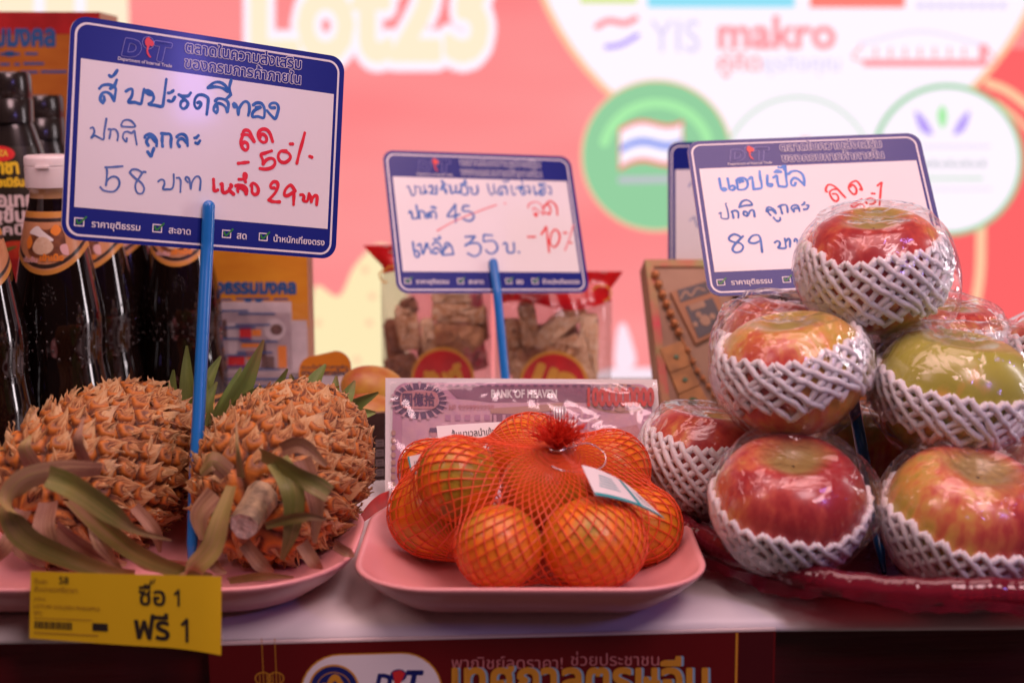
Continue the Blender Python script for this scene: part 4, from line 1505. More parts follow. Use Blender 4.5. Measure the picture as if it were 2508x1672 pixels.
# big printed tag lying over the right shoulder
f = quad_fn(P(1459, 1212, 0.694), P(1629, 1270, 0.706), P(1560, 1205, 0.722), P(1425, 1138, 0.712), bow=0.0025)
tg = MB()
sheet(tg, f, 0)
e = 0.00015
sheet(tg, f, 1, n=e, back=0, y0=0.0, y1=0.10)
sheet(tg, f, 1, n=e, back=0, x0=0.60, x1=0.67, k=4)
tg.build('tag', [M_PAPER, M_TEAL, M_INKD], bag, smooth=False)
mb = MB()
for k in range(5):
    sheet(mb, f, 0, n=e, back=0, x0=0.12 + 0.02 * k, x1=0.42, y0=0.34 + 0.10 * k, y1=0.37 + 0.10 * k, k=3)
for k in range(4):
    sheet(mb, f, 1, n=e, back=0, x0=0.72, x1=0.95, y0=0.25 + 0.13 * k, y1=0.27 + 0.13 * k, k=3)
mb.build('tag_lettering', [M_TEAL, M_INKD], bag, smooth=False)
f = quad_fn(P(1008, 1162, 0.760), P(1042, 1158, 0.757), P(1046, 1108, 0.762), P(998, 1118, 0.766))
tg = MB()
sheet(tg, f, 0)
sheet(tg, f, 1, n=e, back=0, x0=0.0, x1=0.09)
sheet(tg, f, 1, n=e, back=0, y0=0.0, y1=0.08)
for k in range(4):
    sheet(tg, f, 2, n=e, back=0, x0=0.3 + 0.1 * k, x1=0.33 + 0.1 * k, y0=0.2, y1=0.7, k=3)
tg.build('tag', [M_PAPER, M_TEAL, M_INKD], bag, smooth=False)

# price slip tucked behind the bag
f = quad_fn(P(1076, 1105, 0.812), P(1420, 1092, 0.812), P(1411, 1028, 0.822), P(1069, 1043, 0.822), bow=0.002)
slip = thing('price_slip', 'white paper slip standing behind the net bag of oranges', 'paper slip', f(0.5, 0))
mb = MB()
sheet(mb, f, 0)
mb.build('paper', M_PAPER, slip, smooth=False)
mb = MB()
text_on(mb, lambda u, v, n=0: f(u, v, n), 'ส้มนาเวลนำเข้า กก.', 0.10, 0.50, 0.50, 0, offset=0.004, n=0.0004, h=0.36)
mb.build('slip_lettering', M_INKD, slip, smooth=False)
mb = MB()
sheet(mb, f, 0, n=0.0004, back=0, x0=0.83, x1=0.93, y0=0.55, y1=0.92)
mb.build('slip_picture', mat('dark_stamp', (0.16, 0.03, 0.03), rough=0.5, var=0.7, vscale=300), slip, smooth=False)

# ------------------------------------------------------------------ pineapples
def attr_mat(name, stops, rough, attr='tone', var=0.35, vscale=160, bump=0.4, bscale=400, stretch=None, sheen=0.0):
    m = bpy.data.materials.new(name)
    m.use_nodes = True
    nt = m.node_tree
    L = nt.links
    b = nt.nodes['Principled BSDF']
    b.inputs['Roughness'].default_value = rough
    b.inputs['Specular IOR Level'].default_value = 0.35
    at = nt.nodes.new('ShaderNodeAttribute')
    at.attribute_name = attr
    tc = nt.nodes.new('ShaderNodeTexCoord')
    n = nt.nodes.new('ShaderNodeTexNoise')
    n.inputs['Scale'].default_value = vscale
    n.inputs['Detail'].default_value = 5
    L.new(tc.outputs['Object'], n.inputs['Vector'])
    ma = nt.nodes.new('ShaderNodeMath')
    ma.operation = 'MULTIPLY_ADD'
    ma.inputs[1].default_value = var
    L.new(n.outputs['Fac'], ma.inputs[0])
    sb = nt.nodes.new('ShaderNodeMath')
    sb.operation = 'SUBTRACT'
    sb.inputs[1].default_value = var * 0.5
    L.new(at.outputs['Fac'], sb.inputs[0])
    L.new(sb.outputs[0], ma.inputs[2])
    r = nt.nodes.new('ShaderNodeValToRGB')
    r.color_ramp.elements[0].position = stops[0][0]
    r.color_ramp.elements[0].color = (*stops[0][1], 1)
    r.color_ramp.elements[1].position = stops[-1][0]
    r.color_ramp.elements[1].color = (*stops[-1][1], 1)
    for p_, c_ in stops[1:-1]:
        e_ = r.color_ramp.elements.new(p_)
        e_.color = (*c_, 1)
    L.new(ma.outputs[0], r.inputs['Fac'])
    L.new(r.outputs['Color'], b.inputs['Base Color'])
    n2 = nt.nodes.new('ShaderNodeTexNoise')
    n2.inputs['Scale'].default_value = bscale
    n2.inputs['Detail'].default_value = 3
    L.new(tc.outputs['Object'], n2.inputs['Vector'])
    bp = nt.nodes.new('ShaderNodeBump')
    bp.inputs['Strength'].default_value = bump
    bp.inputs['Distance'].default_value = 0.001
    L.new(n2.outputs['Fac'], bp.inputs['Height'])
    L.new(bp.outputs['Normal'], b.inputs['Normal'])
    return m


def add_stripes(m, amt=0.5):
    nt = m.node_tree
    L = nt.links
    at = [n for n in nt.nodes if n.bl_idname == 'ShaderNodeAttribute'][0]
    a2 = nt.nodes.new('ShaderNodeAttribute')
    a2.attribute_name = 'across'
    cx = nt.nodes.new('ShaderNodeCombineXYZ')
    m1 = nt.nodes.new('ShaderNodeMath')
    m1.operation = 'MULTIPLY'
    m1.inputs[1].default_value = 7.0
    L.new(a2.outputs['Fac'], m1.inputs[0])
    L.new(m1.outputs[0], cx.inputs[0])
    L.new(at.outputs['Fac'], cx.inputs[1])
    n = nt.nodes.new('ShaderNodeTexNoise')
    n.inputs['Scale'].default_value = 1.6
    n.inputs['Detail'].default_value = 3
    L.new(cx.outputs[0], n.inputs['Vector'])
    ramp = [k for k in nt.nodes if k.bl_idname == 'ShaderNodeValToRGB'][0]
    src = ramp.inputs['Fac'].links[0].from_socket
    m2 = nt.nodes.new('ShaderNodeMath')
    m2.operation = 'MULTIPLY_ADD'
    m2.inputs[1].default_value = amt
    L.new(n.outputs['Fac'], m2.inputs[0])
    m3 = nt.nodes.new('ShaderNodeMath')
    m3.operation = 'SUBTRACT'
    m3.inputs[1].default_value = amt * 0.5
    L.new(src, m3.inputs[0])
    L.new(m3.outputs[0], m2.inputs[2])
    L.new(m2.outputs[0], ramp.inputs['Fac'])
    bp = [k for k in nt.nodes if k.bl_idname == 'ShaderNodeBump'][0]
    L.new(n.outputs['Fac'], bp.inputs['Height'])


def set_attr(o, vals, name='tone'):
    a = o.data.attributes.new(name, 'FLOAT', 'POINT')
    a.data.foreach_set('value', np.asarray(vals, np.float32))


M_PINE = attr_mat('pineapple_rind', [(0.0, (0.045, 0.018, 0.009)), (0.22, (0.24, 0.068, 0.014)), (0.48, (0.56, 0.185, 0.026)), (0.72, (0.42, 0.165, 0.050)), (1.0, (0.20, 0.095, 0.055))], 0.55, var=0.42, vscale=130, bscale=700)
M_BRACT = attr_mat('dry_bract', [(0.0, (0.075, 0.026, 0.013)), (0.18, (0.22, 0.078, 0.028)), (0.36, (0.44, 0.195, 0.062)), (0.55, (0.53, 0.32, 0.135)), (0.78, (0.58, 0.41, 0.22)), (1.0, (0.34, 0.18, 0.10))], 0.7, var=0.5, vscale=240, bscale=900)
M_LEAFG = attr_mat('green_leaf', [(0.0, (0.30, 0.29, 0.13)), (0.35, (0.27, 0.34, 0.09)), (0.7, (0.17, 0.25, 0.06)), (1.0, (0.30, 0.19, 0.07))], 0.45, var=0.5, vscale=60, bscale=500)
M_LEAFD = attr_mat('drying_leaf', [(0.0, (0.22, 0.095, 0.060)), (0.28, (0.46, 0.27, 0.15)), (0.5, (0.33, 0.27, 0.075)), (0.72, (0.17, 0.20, 0.045)), (0.88, (0.36, 0.30, 0.12)), (1.0, (0.30, 0.13, 0.08))], 0.42, var=0.45, vscale=45, bscale=350)
add_stripes(M_LEAFG, 0.5)
add_stripes(M_LEAFD, 1.0)
add_stripes(M_BRACT, 1.5)
M_STUMP = mat('cut_stalk', (0.78, 0.64, 0.54), rough=0.75, var=0.35, vscale=420, bump=0.5, bscale=600)
M_STALK = mat('stalk_skin', (0.36, 0.27, 0.16), rough=0.7, var=0.5, vscale=160, bump=0.4, bscale=400)


def leaf_sheet(pts, wid, side, fold=0.22, twist=0.0, k=6, thick=0.0006, curl=0.0):
    """strap leaf: a folded strip with thickness along a centre line. returns (verts grid front, back, tone)"""
    c = catmull(pts, k)
    n = len(c)
    u = np.linspace(0, 1, n)
    w_ = np.interp(u, np.linspace(0, 1, len(wid)), wid)
    t = np.gradient(c, axis=0)
    t /= np.maximum(np.linalg.norm(t, axis=1, keepdims=True), 1e-9)
    rows = []
    side = np.asarray(side, float)
    for i in range(n):
        s_ = side - t[i] * (side @ t[i])
        s_ = s_ / max(np.linalg.norm(s_), 1e-9)
        nn = np.cross(t[i], s_)
        a = twist * u[i]
        s2 = s_ * math.cos(a) + nn * math.sin(a)
        n2 = np.cross(t[i], s2)
        row = [c[i] + s2 * q * w_[i] + n2 * ((abs(q) * fold + q * q * curl) * w_[i]) for q in (-1, -0.66, -0.33, 0, 0.33, 0.66, 1)]
        rows.append(row)
    return np.array(rows), u


ACROSS = []


def flush_across(o):
    set_attr(o, np.concatenate(ACROSS), 'across')
    ACROSS.clear()


def add_leaf(mb, tones, pts, wid, side, tone=(0.1, 0.6), both=True, **kw):
    A, u = leaf_sheet(pts, wid, side, **kw)
    mb.grid(A)
    tv = np.repeat((tone[0] + (tone[1] - tone[0]) * u)[:, None], 7, 1).ravel()
    tones.append(tv)
    ACROSS.append(np.tile(np.array([-1, -0.66, -0.33, 0, 0.33, 0.66, 1]), len(u)) + rng.random() * 20)


def pineapple(label, c, axis, R, L, seed, crown_y, crown):
    """axis: from the stalk end toward the crown"""
    r_ = np.random.default_rng(seed)
    t = thing('pineapple', label, 'pineapple', (c[0], c[1], 0.006), 'pineapples on the pink plate')
    z = nrm(axis)
    x = nrm(np.cross([0, 0, 1], z))
    y = np.cross(z, x)
    Mx = np.stack([x, y, z], 1)
    to = lambda q: np.asarray(q) @ Mx.T + c

    def rad(s):
        return R * np.clip(1 - np.abs(s) ** 2.9, 0, 1) ** 0.46
    ss = np.linspace(-0.999, 0.999, 3000)
    cum = np.cumsum(rad(ss) + 0.12 * R)
    cum /= cum[-1]
    N = 222
    es = np.interp((np.arange(N) + 0.5) / N, cum, ss)
    eph = np.arange(N) * 2.399963
    er = rad(es)
    E0 = np.stack([er * np.cos(eph), er * np.sin(eph), es * L], -1)
    s = np.interp(np.linspace(0, 1, 170), cum, ss)
    s[0], s[-1] = -1, 1
    ph = np.arange(230) * 2 * math.pi / 230
    Sg, Ph = np.meshgrid(s, ph, indexing='ij')
    rr_ = rad(Sg)
    V = np.stack([rr_ * np.cos(Ph), rr_ * np.sin(Ph), Sg * L], -1)
    f = V.reshape(-1, 3)
    d1 = np.full(len(f), 9.0)
    d2 = np.full(len(f), 9.0)
    for e_ in E0:
        d = np.linalg.norm(f - e_, axis=1)
        m1 = d < d1
        d2 = np.where(m1, d1, np.minimum(d2, d))
        d1 = np.where(m1, d, d1)
    q = np.clip((d2 - d1) / (d1 + d2), 0, 1)
    h = 0.0050 * np.clip(q * 2.2, 0, 1) ** 0.55 - 0.0012 * np.exp(-(d1 / 0.0022) ** 2)
    nr = f / np.maximum(np.linalg.norm(f * np.array([1, 1, (R / L) ** 2]), axis=1, keepdims=True), 1e-9) * np.array([1, 1, (R / L) ** 2])
    f2 = f + nr * h[:, None]
    mb = MB()
    mb.grid(to(f2).reshape(V.shape), closed_u=True)
    o = mb.build('rind', M_PINE, t)
    set_attr(o, np.clip(q * 1.5, 0, 1))
    # papery bracts, one or two over every eye
    mb = MB()
    tn = []
    for i in range(N):
        p = E0[i]
        nrm_ = nrm(p * np.array([1, 1, (R / L) ** 2]))
        ax = np.array([0, 0, 1.0])
        fw = nrm(ax - nrm_ * (ax @ nrm_)) if abs(nrm_[2]) < 0.97 else nrm(np.cross(nrm_, [1, 0, 0]))
        sd = np.cross(nrm_, fw)
        for b_ in range(2 + int(r_.random() * 2.2)):
            L_ = (0.0118 + 0.0050 * r_.random()) * (1 if b_ == 0 else 0.85)
            W_ = (0.0060 + 0.002 * r_.random()) * (1 if b_ == 0 else 0.28 + 0.25 * r_.random())
            yaw = (r_.random() - 0.5) * (0.7 if b_ == 0 else 2.4)
            f_ = fw * math.cos(yaw) + sd * math.sin(yaw)
            s_ = np.cross(nrm_, f_)
            lift = 0.10 + 0.45 * r_.random()
            tipup = 0.0003 + 0.0042 * r_.random() ** 1.5
            st = p - f_ * 0.0058 + nrm_ * 0.0020 + sd * (r_.random() - 0.5) * 0.003 * (b_ + 1)
            cols = np.linspace(-1, 1, 5)
            us = np.array([0, 0.2, 0.42, 0.62, 0.8, 0.92, 1.0])
            ws = np.array([0.75, 1.0, 0.85, 0.5, 0.22, 0.10, 0.02]) * W_
            rows = []
            for u_, w_ in zip(us, ws):
                hgt = 0.0030 * math.sin(min(1, u_ * 1.6) * math.pi * 0.5) + tipup * u_ ** 2.2
                cp = st + f_ * L_ * u_ + nrm_ * hgt + s_ * 0.0015 * math.sin(u_ * 4 + i) * u_
                rows.append([cp + s_ * w_ * k_ - nrm_ * (0.0022 * k_ * k_ * (1 - u_)) + nrm_ * r_.normal(0, 0.00055) for k_ in cols])
            mb.grid(to(np.array(rows)))
            tn.append(np.repeat(0.20 + us * 0.42 + r_.normal(0, 0.13), 5))
            ACROSS.append(np.tile(cols, len(us)) * (0.7 if b_ == 0 else 0.3) + r_.random() * 60)
    o = mb.build('bracts', M_BRACT, t)
    flush_across(o)
    set_attr(o, np.concatenate(tn))
    # crown: thick upright leaves, each from its foot to its tip
    mb = MB()
    tn = []
    for i, (bx, by, tx, ty, w0) in enumerate(crown):
        dy0 = 0.010 * math.sin(i * 2.1)
        p0 = P(bx, by, crown_y + dy0)
        p2 = P(tx, ty, crown_y + dy0 + 0.012 * math.sin(i * 1.3))
        side_ = nrm(np.cross(p2 - p0, [0, 1, 0]))
        p1 = (p0 + p2) / 2 + side_ * 0.004 * math.sin(i * 1.7) + np.array([0, -0.004, 0])
        add_leaf(mb, tn, [p0, p1, p2], [w0 * 0.9, w0, w0 * 0.8, w0 * 0.5, 0.0007], side_ + np.array([0, 0.25 * math.sin(i * 2.7), 0]), tone=(0.12 + 0.2 * r_.random(), 0.62 + 0.35 * r_.random()), fold=0.40, curl=0.25)
    o = mb.build('crown', M_LEAFG, t)
    flush_across(o)
    set_attr(o, np.concatenate(tn))
    return t


pl_c = np.array([-0.2325, 0.783, 0.0505])
pl_ax = np.array([0.42, 0.88, 0.10])
pineL = pineapple('pineapple on the left of the plate with long curling dry leaves at its stalk end', pl_c, pl_ax, 0.0410, 0.064, 11,
                  0.872, [(470, 1020, 458, 846, .0058), (500, 1040, 541, 872, .0070), (548, 1040, 646, 832, .0074), (604, 1030, 705, 903, .0060), (455, 1020, 394, 943, .0052), (520, 1050, 532, 935, .0056), (505, 1060, 570, 985, .0050),
                          (486, 1050, 506, 925, .0055), (575, 1040, 640, 945, .0056), (440, 1030, 425, 905, .0050), (560, 1060, 622, 1000, .0050), (530, 1040, 590, 900, .0060), (470, 1060, 480, 960, .005)])
pr_c = np.array([-0.1290, 0.783, 0.0505])
pr_ax = np.array([0.17, 0.97, 0.06])
pineR = pineapple('pineapple on the right of the plate with its cut stalk facing out', pr_c, pr_ax, 0.0410, 0.064, 12,
                  0.868, [(738, 1000, 712, 916, .0056), (770, 1000, 798, 892, .0068), (815, 1010, 869, 932, .0060), (760, 1000, 745, 925, .0046), (826, 1020, 927, 960, .0060), (838, 1040, 920, 1010, .0056), (850, 1066, 916, 1044, .0056),
                          (795, 1000, 824, 920, .0048), (845, 1095, 907, 1080, .0046), (785, 1010, 770, 935, .005), (830, 1020, 885, 985, .0052)])


def leaves(parent, specs):
    for pts, wid, side, tone, kw in specs:
        mb = MB()
        tn = []
        add_leaf(mb, tn, [P(*q) for q in pts], [w_ * 0.00072 for w_ in wid], side, tone=tone, **kw)
        o = mb.build('leaf', M_LEAFD, parent)
        flush_across(o)
        set_attr(o, np.concatenate(tn))


leaves(pineL, [
    # the big loop that leaves to the left and swings back along the plate
    ([(250, 1150, 0.690), (150, 1155, 0.672), (60, 1180, 0.662), (28, 1235, 0.660), (60, 1310, 0.664), (160, 1360, 0.672), (270, 1398, 0.680), (330, 1402, 0.684)], [5, 8, 9.5, 10, 9.5, 8, 6, 3], (0.15, -0.25, 1), (0.05, 0.95), dict(fold=0.25)),
    # short broad leaf with a cut end, thin curled tip
    ([(120, 1165, 0.668), (190, 1195, 0.662), (270, 1250, 0.664), (330, 1295, 0.668), (420, 1322, 0.672)], [7.5, 8.5, 8.0, 3.0, 0.6], (0.7, 0.0, 0.75), (0.75, 0.30), dict(fold=0.35)),
    # long leaf lying toward the right along the plate
    ([(180, 1210, 0.688), (260, 1290, 0.680), (340, 1352, 0.676), (430, 1392, 0.680), (520, 1408, 0.686)], [9, 9, 7.5, 6, 2], (0.4, -0.2, 0.9), (0.35, 0.8), dict(fold=0.3)),
    ([(120, 1230, 0.690), (110, 1300, 0.676), (150, 1370, 0.676), (200, 1402, 0.684)], [7, 8, 6, 2], (1, 0, 0.1), (0.0, 0.25), dict(fold=0.2)),
    ([(60, 1250, 0.694), (20, 1330, 0.682), (-20, 1380, 0.684)], [7, 6, 1.5], (1, 0, 0.2), (0.0, 0.2), dict(fold=0.3)),
    ([(230, 1250, 0.694), (250, 1330, 0.680), (300, 1396, 0.682)], [6, 6, 1], (1, 0, 0.2), (0.1, 0.3), dict(fold=0.3)),
    ([(90, 1160, 0.698), (60, 1100, 0.690), (75, 1065, 0.694)], [7, 5, 1], (1, 0.2, 0), (0.1, 0.4), dict(fold=0.3)),
    ([(210, 1140, 0.700), (190, 1080, 0.690), (205, 1020, 0.698)], [4.5, 3.5, 0.6], (1, 0.2, 0), (0.0, 0.2), dict(fold=0.4)),
])
leaves(pineL, [  # extra dark dry leaves, added to darken the shadowed plate floor
    ([(300, 1330, 0.700), (360, 1372, 0.692), (440, 1384, 0.696), (470, 1380, 0.702)], [5, 7, 6, 1.5], (0.3, -0.3, 0.9), (0.1, 0.3), dict(fold=0.3)),
    ([(140, 1290, 0.700), (200, 1340, 0.690), (260, 1372, 0.690), (310, 1380, 0.696)], [6, 8, 6, 1.5], (0.2, 0, 1), (0.0, 0.25), dict(fold=0.3)),
    ([(40, 1290, 0.700), (60, 1340, 0.692), (110, 1385, 0.690)], [7, 8, 2], (1, 0, 0.4), (0.1, 0.2), dict(fold=0.25)),
    ([(330, 1240, 0.706), (380, 1300, 0.698), (392, 1352, 0.702)], [4, 5, 1], (1, 0, 0.2), (0.0, 0.2), dict(fold=0.3)),
])
leaves(pineR, [
    ([(560, 1420, 0.690), (640, 1408, 0.684), (720, 1412, 0.690)], [3, 4.5, 1], (0, -0.5, 1), (0.7, 0.9), dict(fold=0.3)),
    ([(600, 1330, 0.700), (640, 1380, 0.692), (670, 1400, 0.696)], [5, 6, 1], (0.7, 0, 0.5), (0.0, 0.25), dict(fold=0.3)),
    ([(740, 1330, 0.702), (770, 1376, 0.696), (790, 1392, 0.700)], [5, 5, 1], (0.9, 0, 0.3), (0.0, 0.25), dict(fold=0.3)),
    # green blade across the front, cut square
    ([(640, 1110, 0.700), (700, 1140, 0.684), (755, 1175, 0.676), (806, 1208, 0.678)], [6, 7.5, 7, 6], (-0.35, 0, 1), (0.45, 0.9), dict(fold=0.25)),
    ([(680, 1130, 0.692), (718, 1200, 0.680), (716, 1290, 0.682), (690, 1370, 0.690)], [8, 8.5, 6, 1.5], (1, -0.1, 0), (0.65, 0.85), dict(fold=0.28)),
    ([(740, 1125, 0.700), (775, 1230, 0.692), (770, 1330, 0.694)], [7, 6, 1.5], (1, 0, 0), (0.0, 0.2), dict(fold=0.3)),
    ([(650, 1285, 0.686), (740, 1262, 0.676), (800, 1272, 0.680)], [3, 4.5, 1.0], (0, -0.4, 1), (0.8, 0.2), dict(fold=0.4)),
    # straw coloured leaf that runs down left to the plate edge
    ([(570, 1190, 0.684), (545, 1270, 0.676), (520, 1345, 0.674), (470, 1392, 0.676), (420, 1412, 0.682)], [5, 8, 8.5, 7, 2], (0.8, -0.2, 0.5), (0.55, 0.35), dict(fold=0.3)),
    ([(500, 1330, 0.680), (530, 1385, 0.674), (555, 1402, 0.672)], [3.5, 4.5, 1.0], (0.5, 0, 0.8), (0.0, 0.2), dict(fold=0.4)),
    ([(590, 1170, 0.694), (582, 1100, 0.686), (578, 1030, 0.694)], [3, 1.5, 0.5], (1, 0, 0), (0.5, 0.3), dict(fold=0.3)),
    ([(560, 1160, 0.696), (520, 1130, 0.692), (490, 1160, 0.696)], [7, 7, 3], (0.2, 0, 1), (0.2, 0.4), dict(fold=0.3)),
    ([(530, 1210, 0.692), (490, 1260, 0.690), (500, 1320, 0.690)], [8, 7, 3], (1, 0, 0.3), (0.2, 0.3), dict(fold=0.25)),
    ([(690, 1100, 0.704), (740, 1090, 0.700), (800, 1140, 0.704)], [5, 6, 1.5], (0, 0, 1), (0.0, 0.25), dict(fold=0.3)),
    ([(820, 1330, 0.705), (850, 1350, 0.700), (868, 1362, 0.704)], [5, 4, 0.6], (0, 0, 1), (0.0, 0.3), dict(fold=0.3)),
])
# cut stalk of the right pineapple
mb = MB()
b0, b1 = P(640, 1215, 0.715), P(597, 1288, 0.684)
ax = nrm(b1 - b0)
u_ = nrm(np.cross(ax, [0, 0, 1]))
v_ = np.cross(ax, u_)
n_ = 28
rows = []
for k, (q, r) in enumerate(((0, 0.0088), (0.35, 0.0080), (0.7, 0.0077), (0.93, 0.0076), (1.0, 0.0070))):
    rows.append([b0 + (b1 - b0) * q + r * (1 + 0.05 * math.sin(3 * a + k) + 0.03 * math.sin(8 * a)) * (u_ * math.cos(a) + v_ * math.sin(a)) for a in np.arange(n_) * 2 * math.pi / n_])
mb.grid(np.array(rows), 0, closed_u=True, flip=True)
last = rows[-1]
inn = [b1 + (np.asarray(p_) - b1) * 0.62 - ax * 0.0006 for p_ in last]
mb.grid(np.array([last, inn]), 1, closed_u=True, flip=True)
mb.add(inn, [tuple(range(n_))], 1)
mb.build('cut_stalk', [M_STALK, M_STUMP], pineR)

# ------------------------------------------------------------------ yellow shelf tag on the table edge
M_YEL = mat('yellow_card', (0.66, 0.46, 0.008), rough=0.55, var=0.05, vscale=18)
M_BLK = mat('black_print', (0.022, 0.018, 0.014), rough=0.5)
T00, T10 = P(72, 1562, 0.6550), P(546, 1592, 0.6520)
T01, T11 = P(75, 1398, 0.6575), P(543, 1410, 0.6560)
BT = quad_fn(T00, T10, T11, T01)
NB = nrm(np.cross(T10 - T00, T01 - T00))


def yt(u, v, n=0.0):
    """the card is flat on the left and its lower right corner curls toward the viewer"""
    c_ = max(0.0, (u - 0.72) / 0.28)
    return BT(u, v) + NB * (n + 0.0035 * c_ ** 2 * (1.2 - v) + 0.0010 * math.sin(u * 3.1)) + np.array([0, 0, -1]) * 0.0010 * c_ * (1 - v)


ytag = thing('shelf_price_tag', 'bright yellow buy one get one free card on the table edge', 'price tag', BT(0.5, 0))
mb = MB()
us, vs = np.linspace(0, 1, 40), np.linspace(0, 1, 8)
q = np.array([[yt(u, v) for u in us] for v in vs])
mb.grid(q)
mb.grid(q - NB * 0.0004, flip=True)
mb.build('card', M_YEL, ytag)
mb = MB()
e = 0.00025


def yx(px, py):
    return (px - 72) / 474.0, 1 - (py - 1398 - (px - 72) * 0.02) / 172.0


for body, x0, x1, yb, off in (('ซือ', 342, 408, 1475, 0.022), ('ฟรี', 330, 418, 1556, 0.026)):
    u0, v0 = yx(x0, yb)
    u1, _ = yx(x1, yb)
    V_, _, _ = text_tris(body, 0)
    wd = V_[:, 0].max() - V_[:, 0].min() + 2 * off
    text_on(mb, yt, body, u0, u1, v0, 0, offset=off, n=e, h=(u1 - u0) / wd * 474 / 172 * (1.0 if body != '1' else 0.9))
for pts_, wd_ in (([(431, 1449), (440, 1440)], 6), ([(440, 1440), (440, 1475)], 6), ([(449, 1519), (460, 1508)], 8), ([(460, 1508), (460, 1557)], 8), ([(373, 1416), (371, 1424), (379, 1421), (381, 1414)], 3.2)):
    stroke(mb, lambda a_, b_, n_=0.0: yt(a_ / 474.0, b_ / 172.0, n_), [(x_ - 72, 172 - (y_ - 1398 - (x_ - 72) * 0.02)) for x_, y_ in pts_], wd_, e, taper=False)
mb.build('large_lettering', M_BLK, ytag, smooth=False)
mb = MB()
M_FAINT = mat('faint_print', (0.34, 0.20, 0.02), rough=0.55)


def ybar(x0, y0, x1, y1, mi, n=e):
    a, b = yx(x0, y1), yx(x1, y0)
    mb.add([yt(a[0], a[1], n), yt(b[0], a[1], n), yt(b[0], b[1], n), yt(a[0], b[1], n)], [(0, 1, 2, 3)], mi)


def ytext(body, x0, x1, yb, mi, off=0.005):
    u0, v0 = yx(x0, yb)
    u1, _ = yx(x1, yb)
    V_ = text_tris(body, 0)[0]
    wd = V_[:, 0].max() - V_[:, 0].min()
    text_on(mb, yt, body, u0, u1, v0, mi, offset=off, n=e, h=(u1 - u0) / wd * 474 / 172)


ytext('ชิ้นละ', 82, 116, 1428, 0)
ytext('58', 144, 168, 1428, 1, 0.01)
ytext('สับปะรดศรีราชา', 82, 190, 1448, 0)
ytext('ลูกใหญ่', 82, 110, 1470, 0)
ytext('LOTUSS GOLDEN PINEAPPLE', 82, 246, 1490, 0)
ytext('SPC', 82, 104, 1508, 0)
x = 84.0
k = 0
while x < 178:
    wdt = (1.2, 2.6, 1.2, 3.4, 1.8)[k % 5]
    ybar(x, 1524, x + wdt, 1543, 1)
    x += wdt + (1.4, 1.0, 2.4, 1.2)[k % 4]
    k += 1
for k in range(24):
    ybar(84 + k * 6, 1515, 88 + k * 6, 1518, 0)
ybar(228, 1524, 266, 1542, 1)
for k in range(20):
    ybar(84 + k * 8, 1552, 90 + k * 8, 1556, 0)
mb.build('small_lettering', [M_FAINT, M_BLK], ytag, smooth=False)

# ------------------------------------------------------------------ sauce bottles on the left
M_SAUCE = mat('dark_sauce_glass', (0.0060, 0.0028, 0.0022), rough=0.045, coat=0.6, ior=1.52)
M_NECKG = mat('amber_glass', (0.34, 0.20, 0.10), rough=0.06, coat=0.5, ior=1.5)
M_CAPW = mat('white_cap', (0.80, 0.75, 0.76), rough=0.36, sss=0.1, bump=0.05, bscale=300)
M_LTAN = mat('label_tan', (0.62, 0.32, 0.17), rough=0.33, color2=(0.48, 0.21, 0.09), vscale=55)
M_LGOLD = mat('label_gold', (0.56, 0.26, 0.055), rough=0.3)
M_LBLK = mat('label_black', (0.035, 0.022, 0.018), rough=0.35)
M_LCREAM = mat('label_cream', (0.74, 0.60, 0.45), rough=0.4, color2=(0.64, 0.46, 0.30), vscale=300)
M_LBROWN = mat('label_brown', (0.24, 0.085, 0.035), rough=0.4, color2=(0.10, 0.035, 0.02), vscale=260)
M_LORNG = mat('label_orange', (0.76, 0.24, 0.03), rough=0.4)
M_LPINK = mat('label_pink', (0.70, 0.42, 0.42), rough=0.4)
M_LRED = mat('label_red', (0.60, 0.02, 0.02), rough=0.4)
M_LYEL = mat('label_yellow', (0.75, 0.52, 0.05), rough=0.4)
BPROF = [(0.0, 0.0), (0.030, 0.0), (0.0335, 0.003), (0.0345, 0.010), (0.0345, 0.040), (0.0338, 0.055), (0.0318, 0.068), (0.0308, 0.076), (0.0306, 0.083), (0.0312, 0.092), (0.0314, 0.102), (0.0304, 0.112), (0.0285, 0.123),
         (0.0262, 0.136), (0.0236, 0.150), (0.0212, 0.162), (0.0190, 0.172), (0.0172, 0.1795), (0.0158, 0.1845), (0.0150, 0.1885)]
BNECK = [(0.0150, 0.1885), (0.0146, 0.1905), (0.0144, 0.1935), (0.0158, 0.1945), (0.0158, 0.1970), (0.0140, 0.1980)]
_bp = np.array(BPROF)


def brad(z):
    return np.interp(z, _bp[1:, 1], _bp[1:, 0])


def bsurf(ph, z, off=0.0):
    r = brad(z) + off
    return np.array([r * math.sin(ph), -r * math.cos(ph), z])


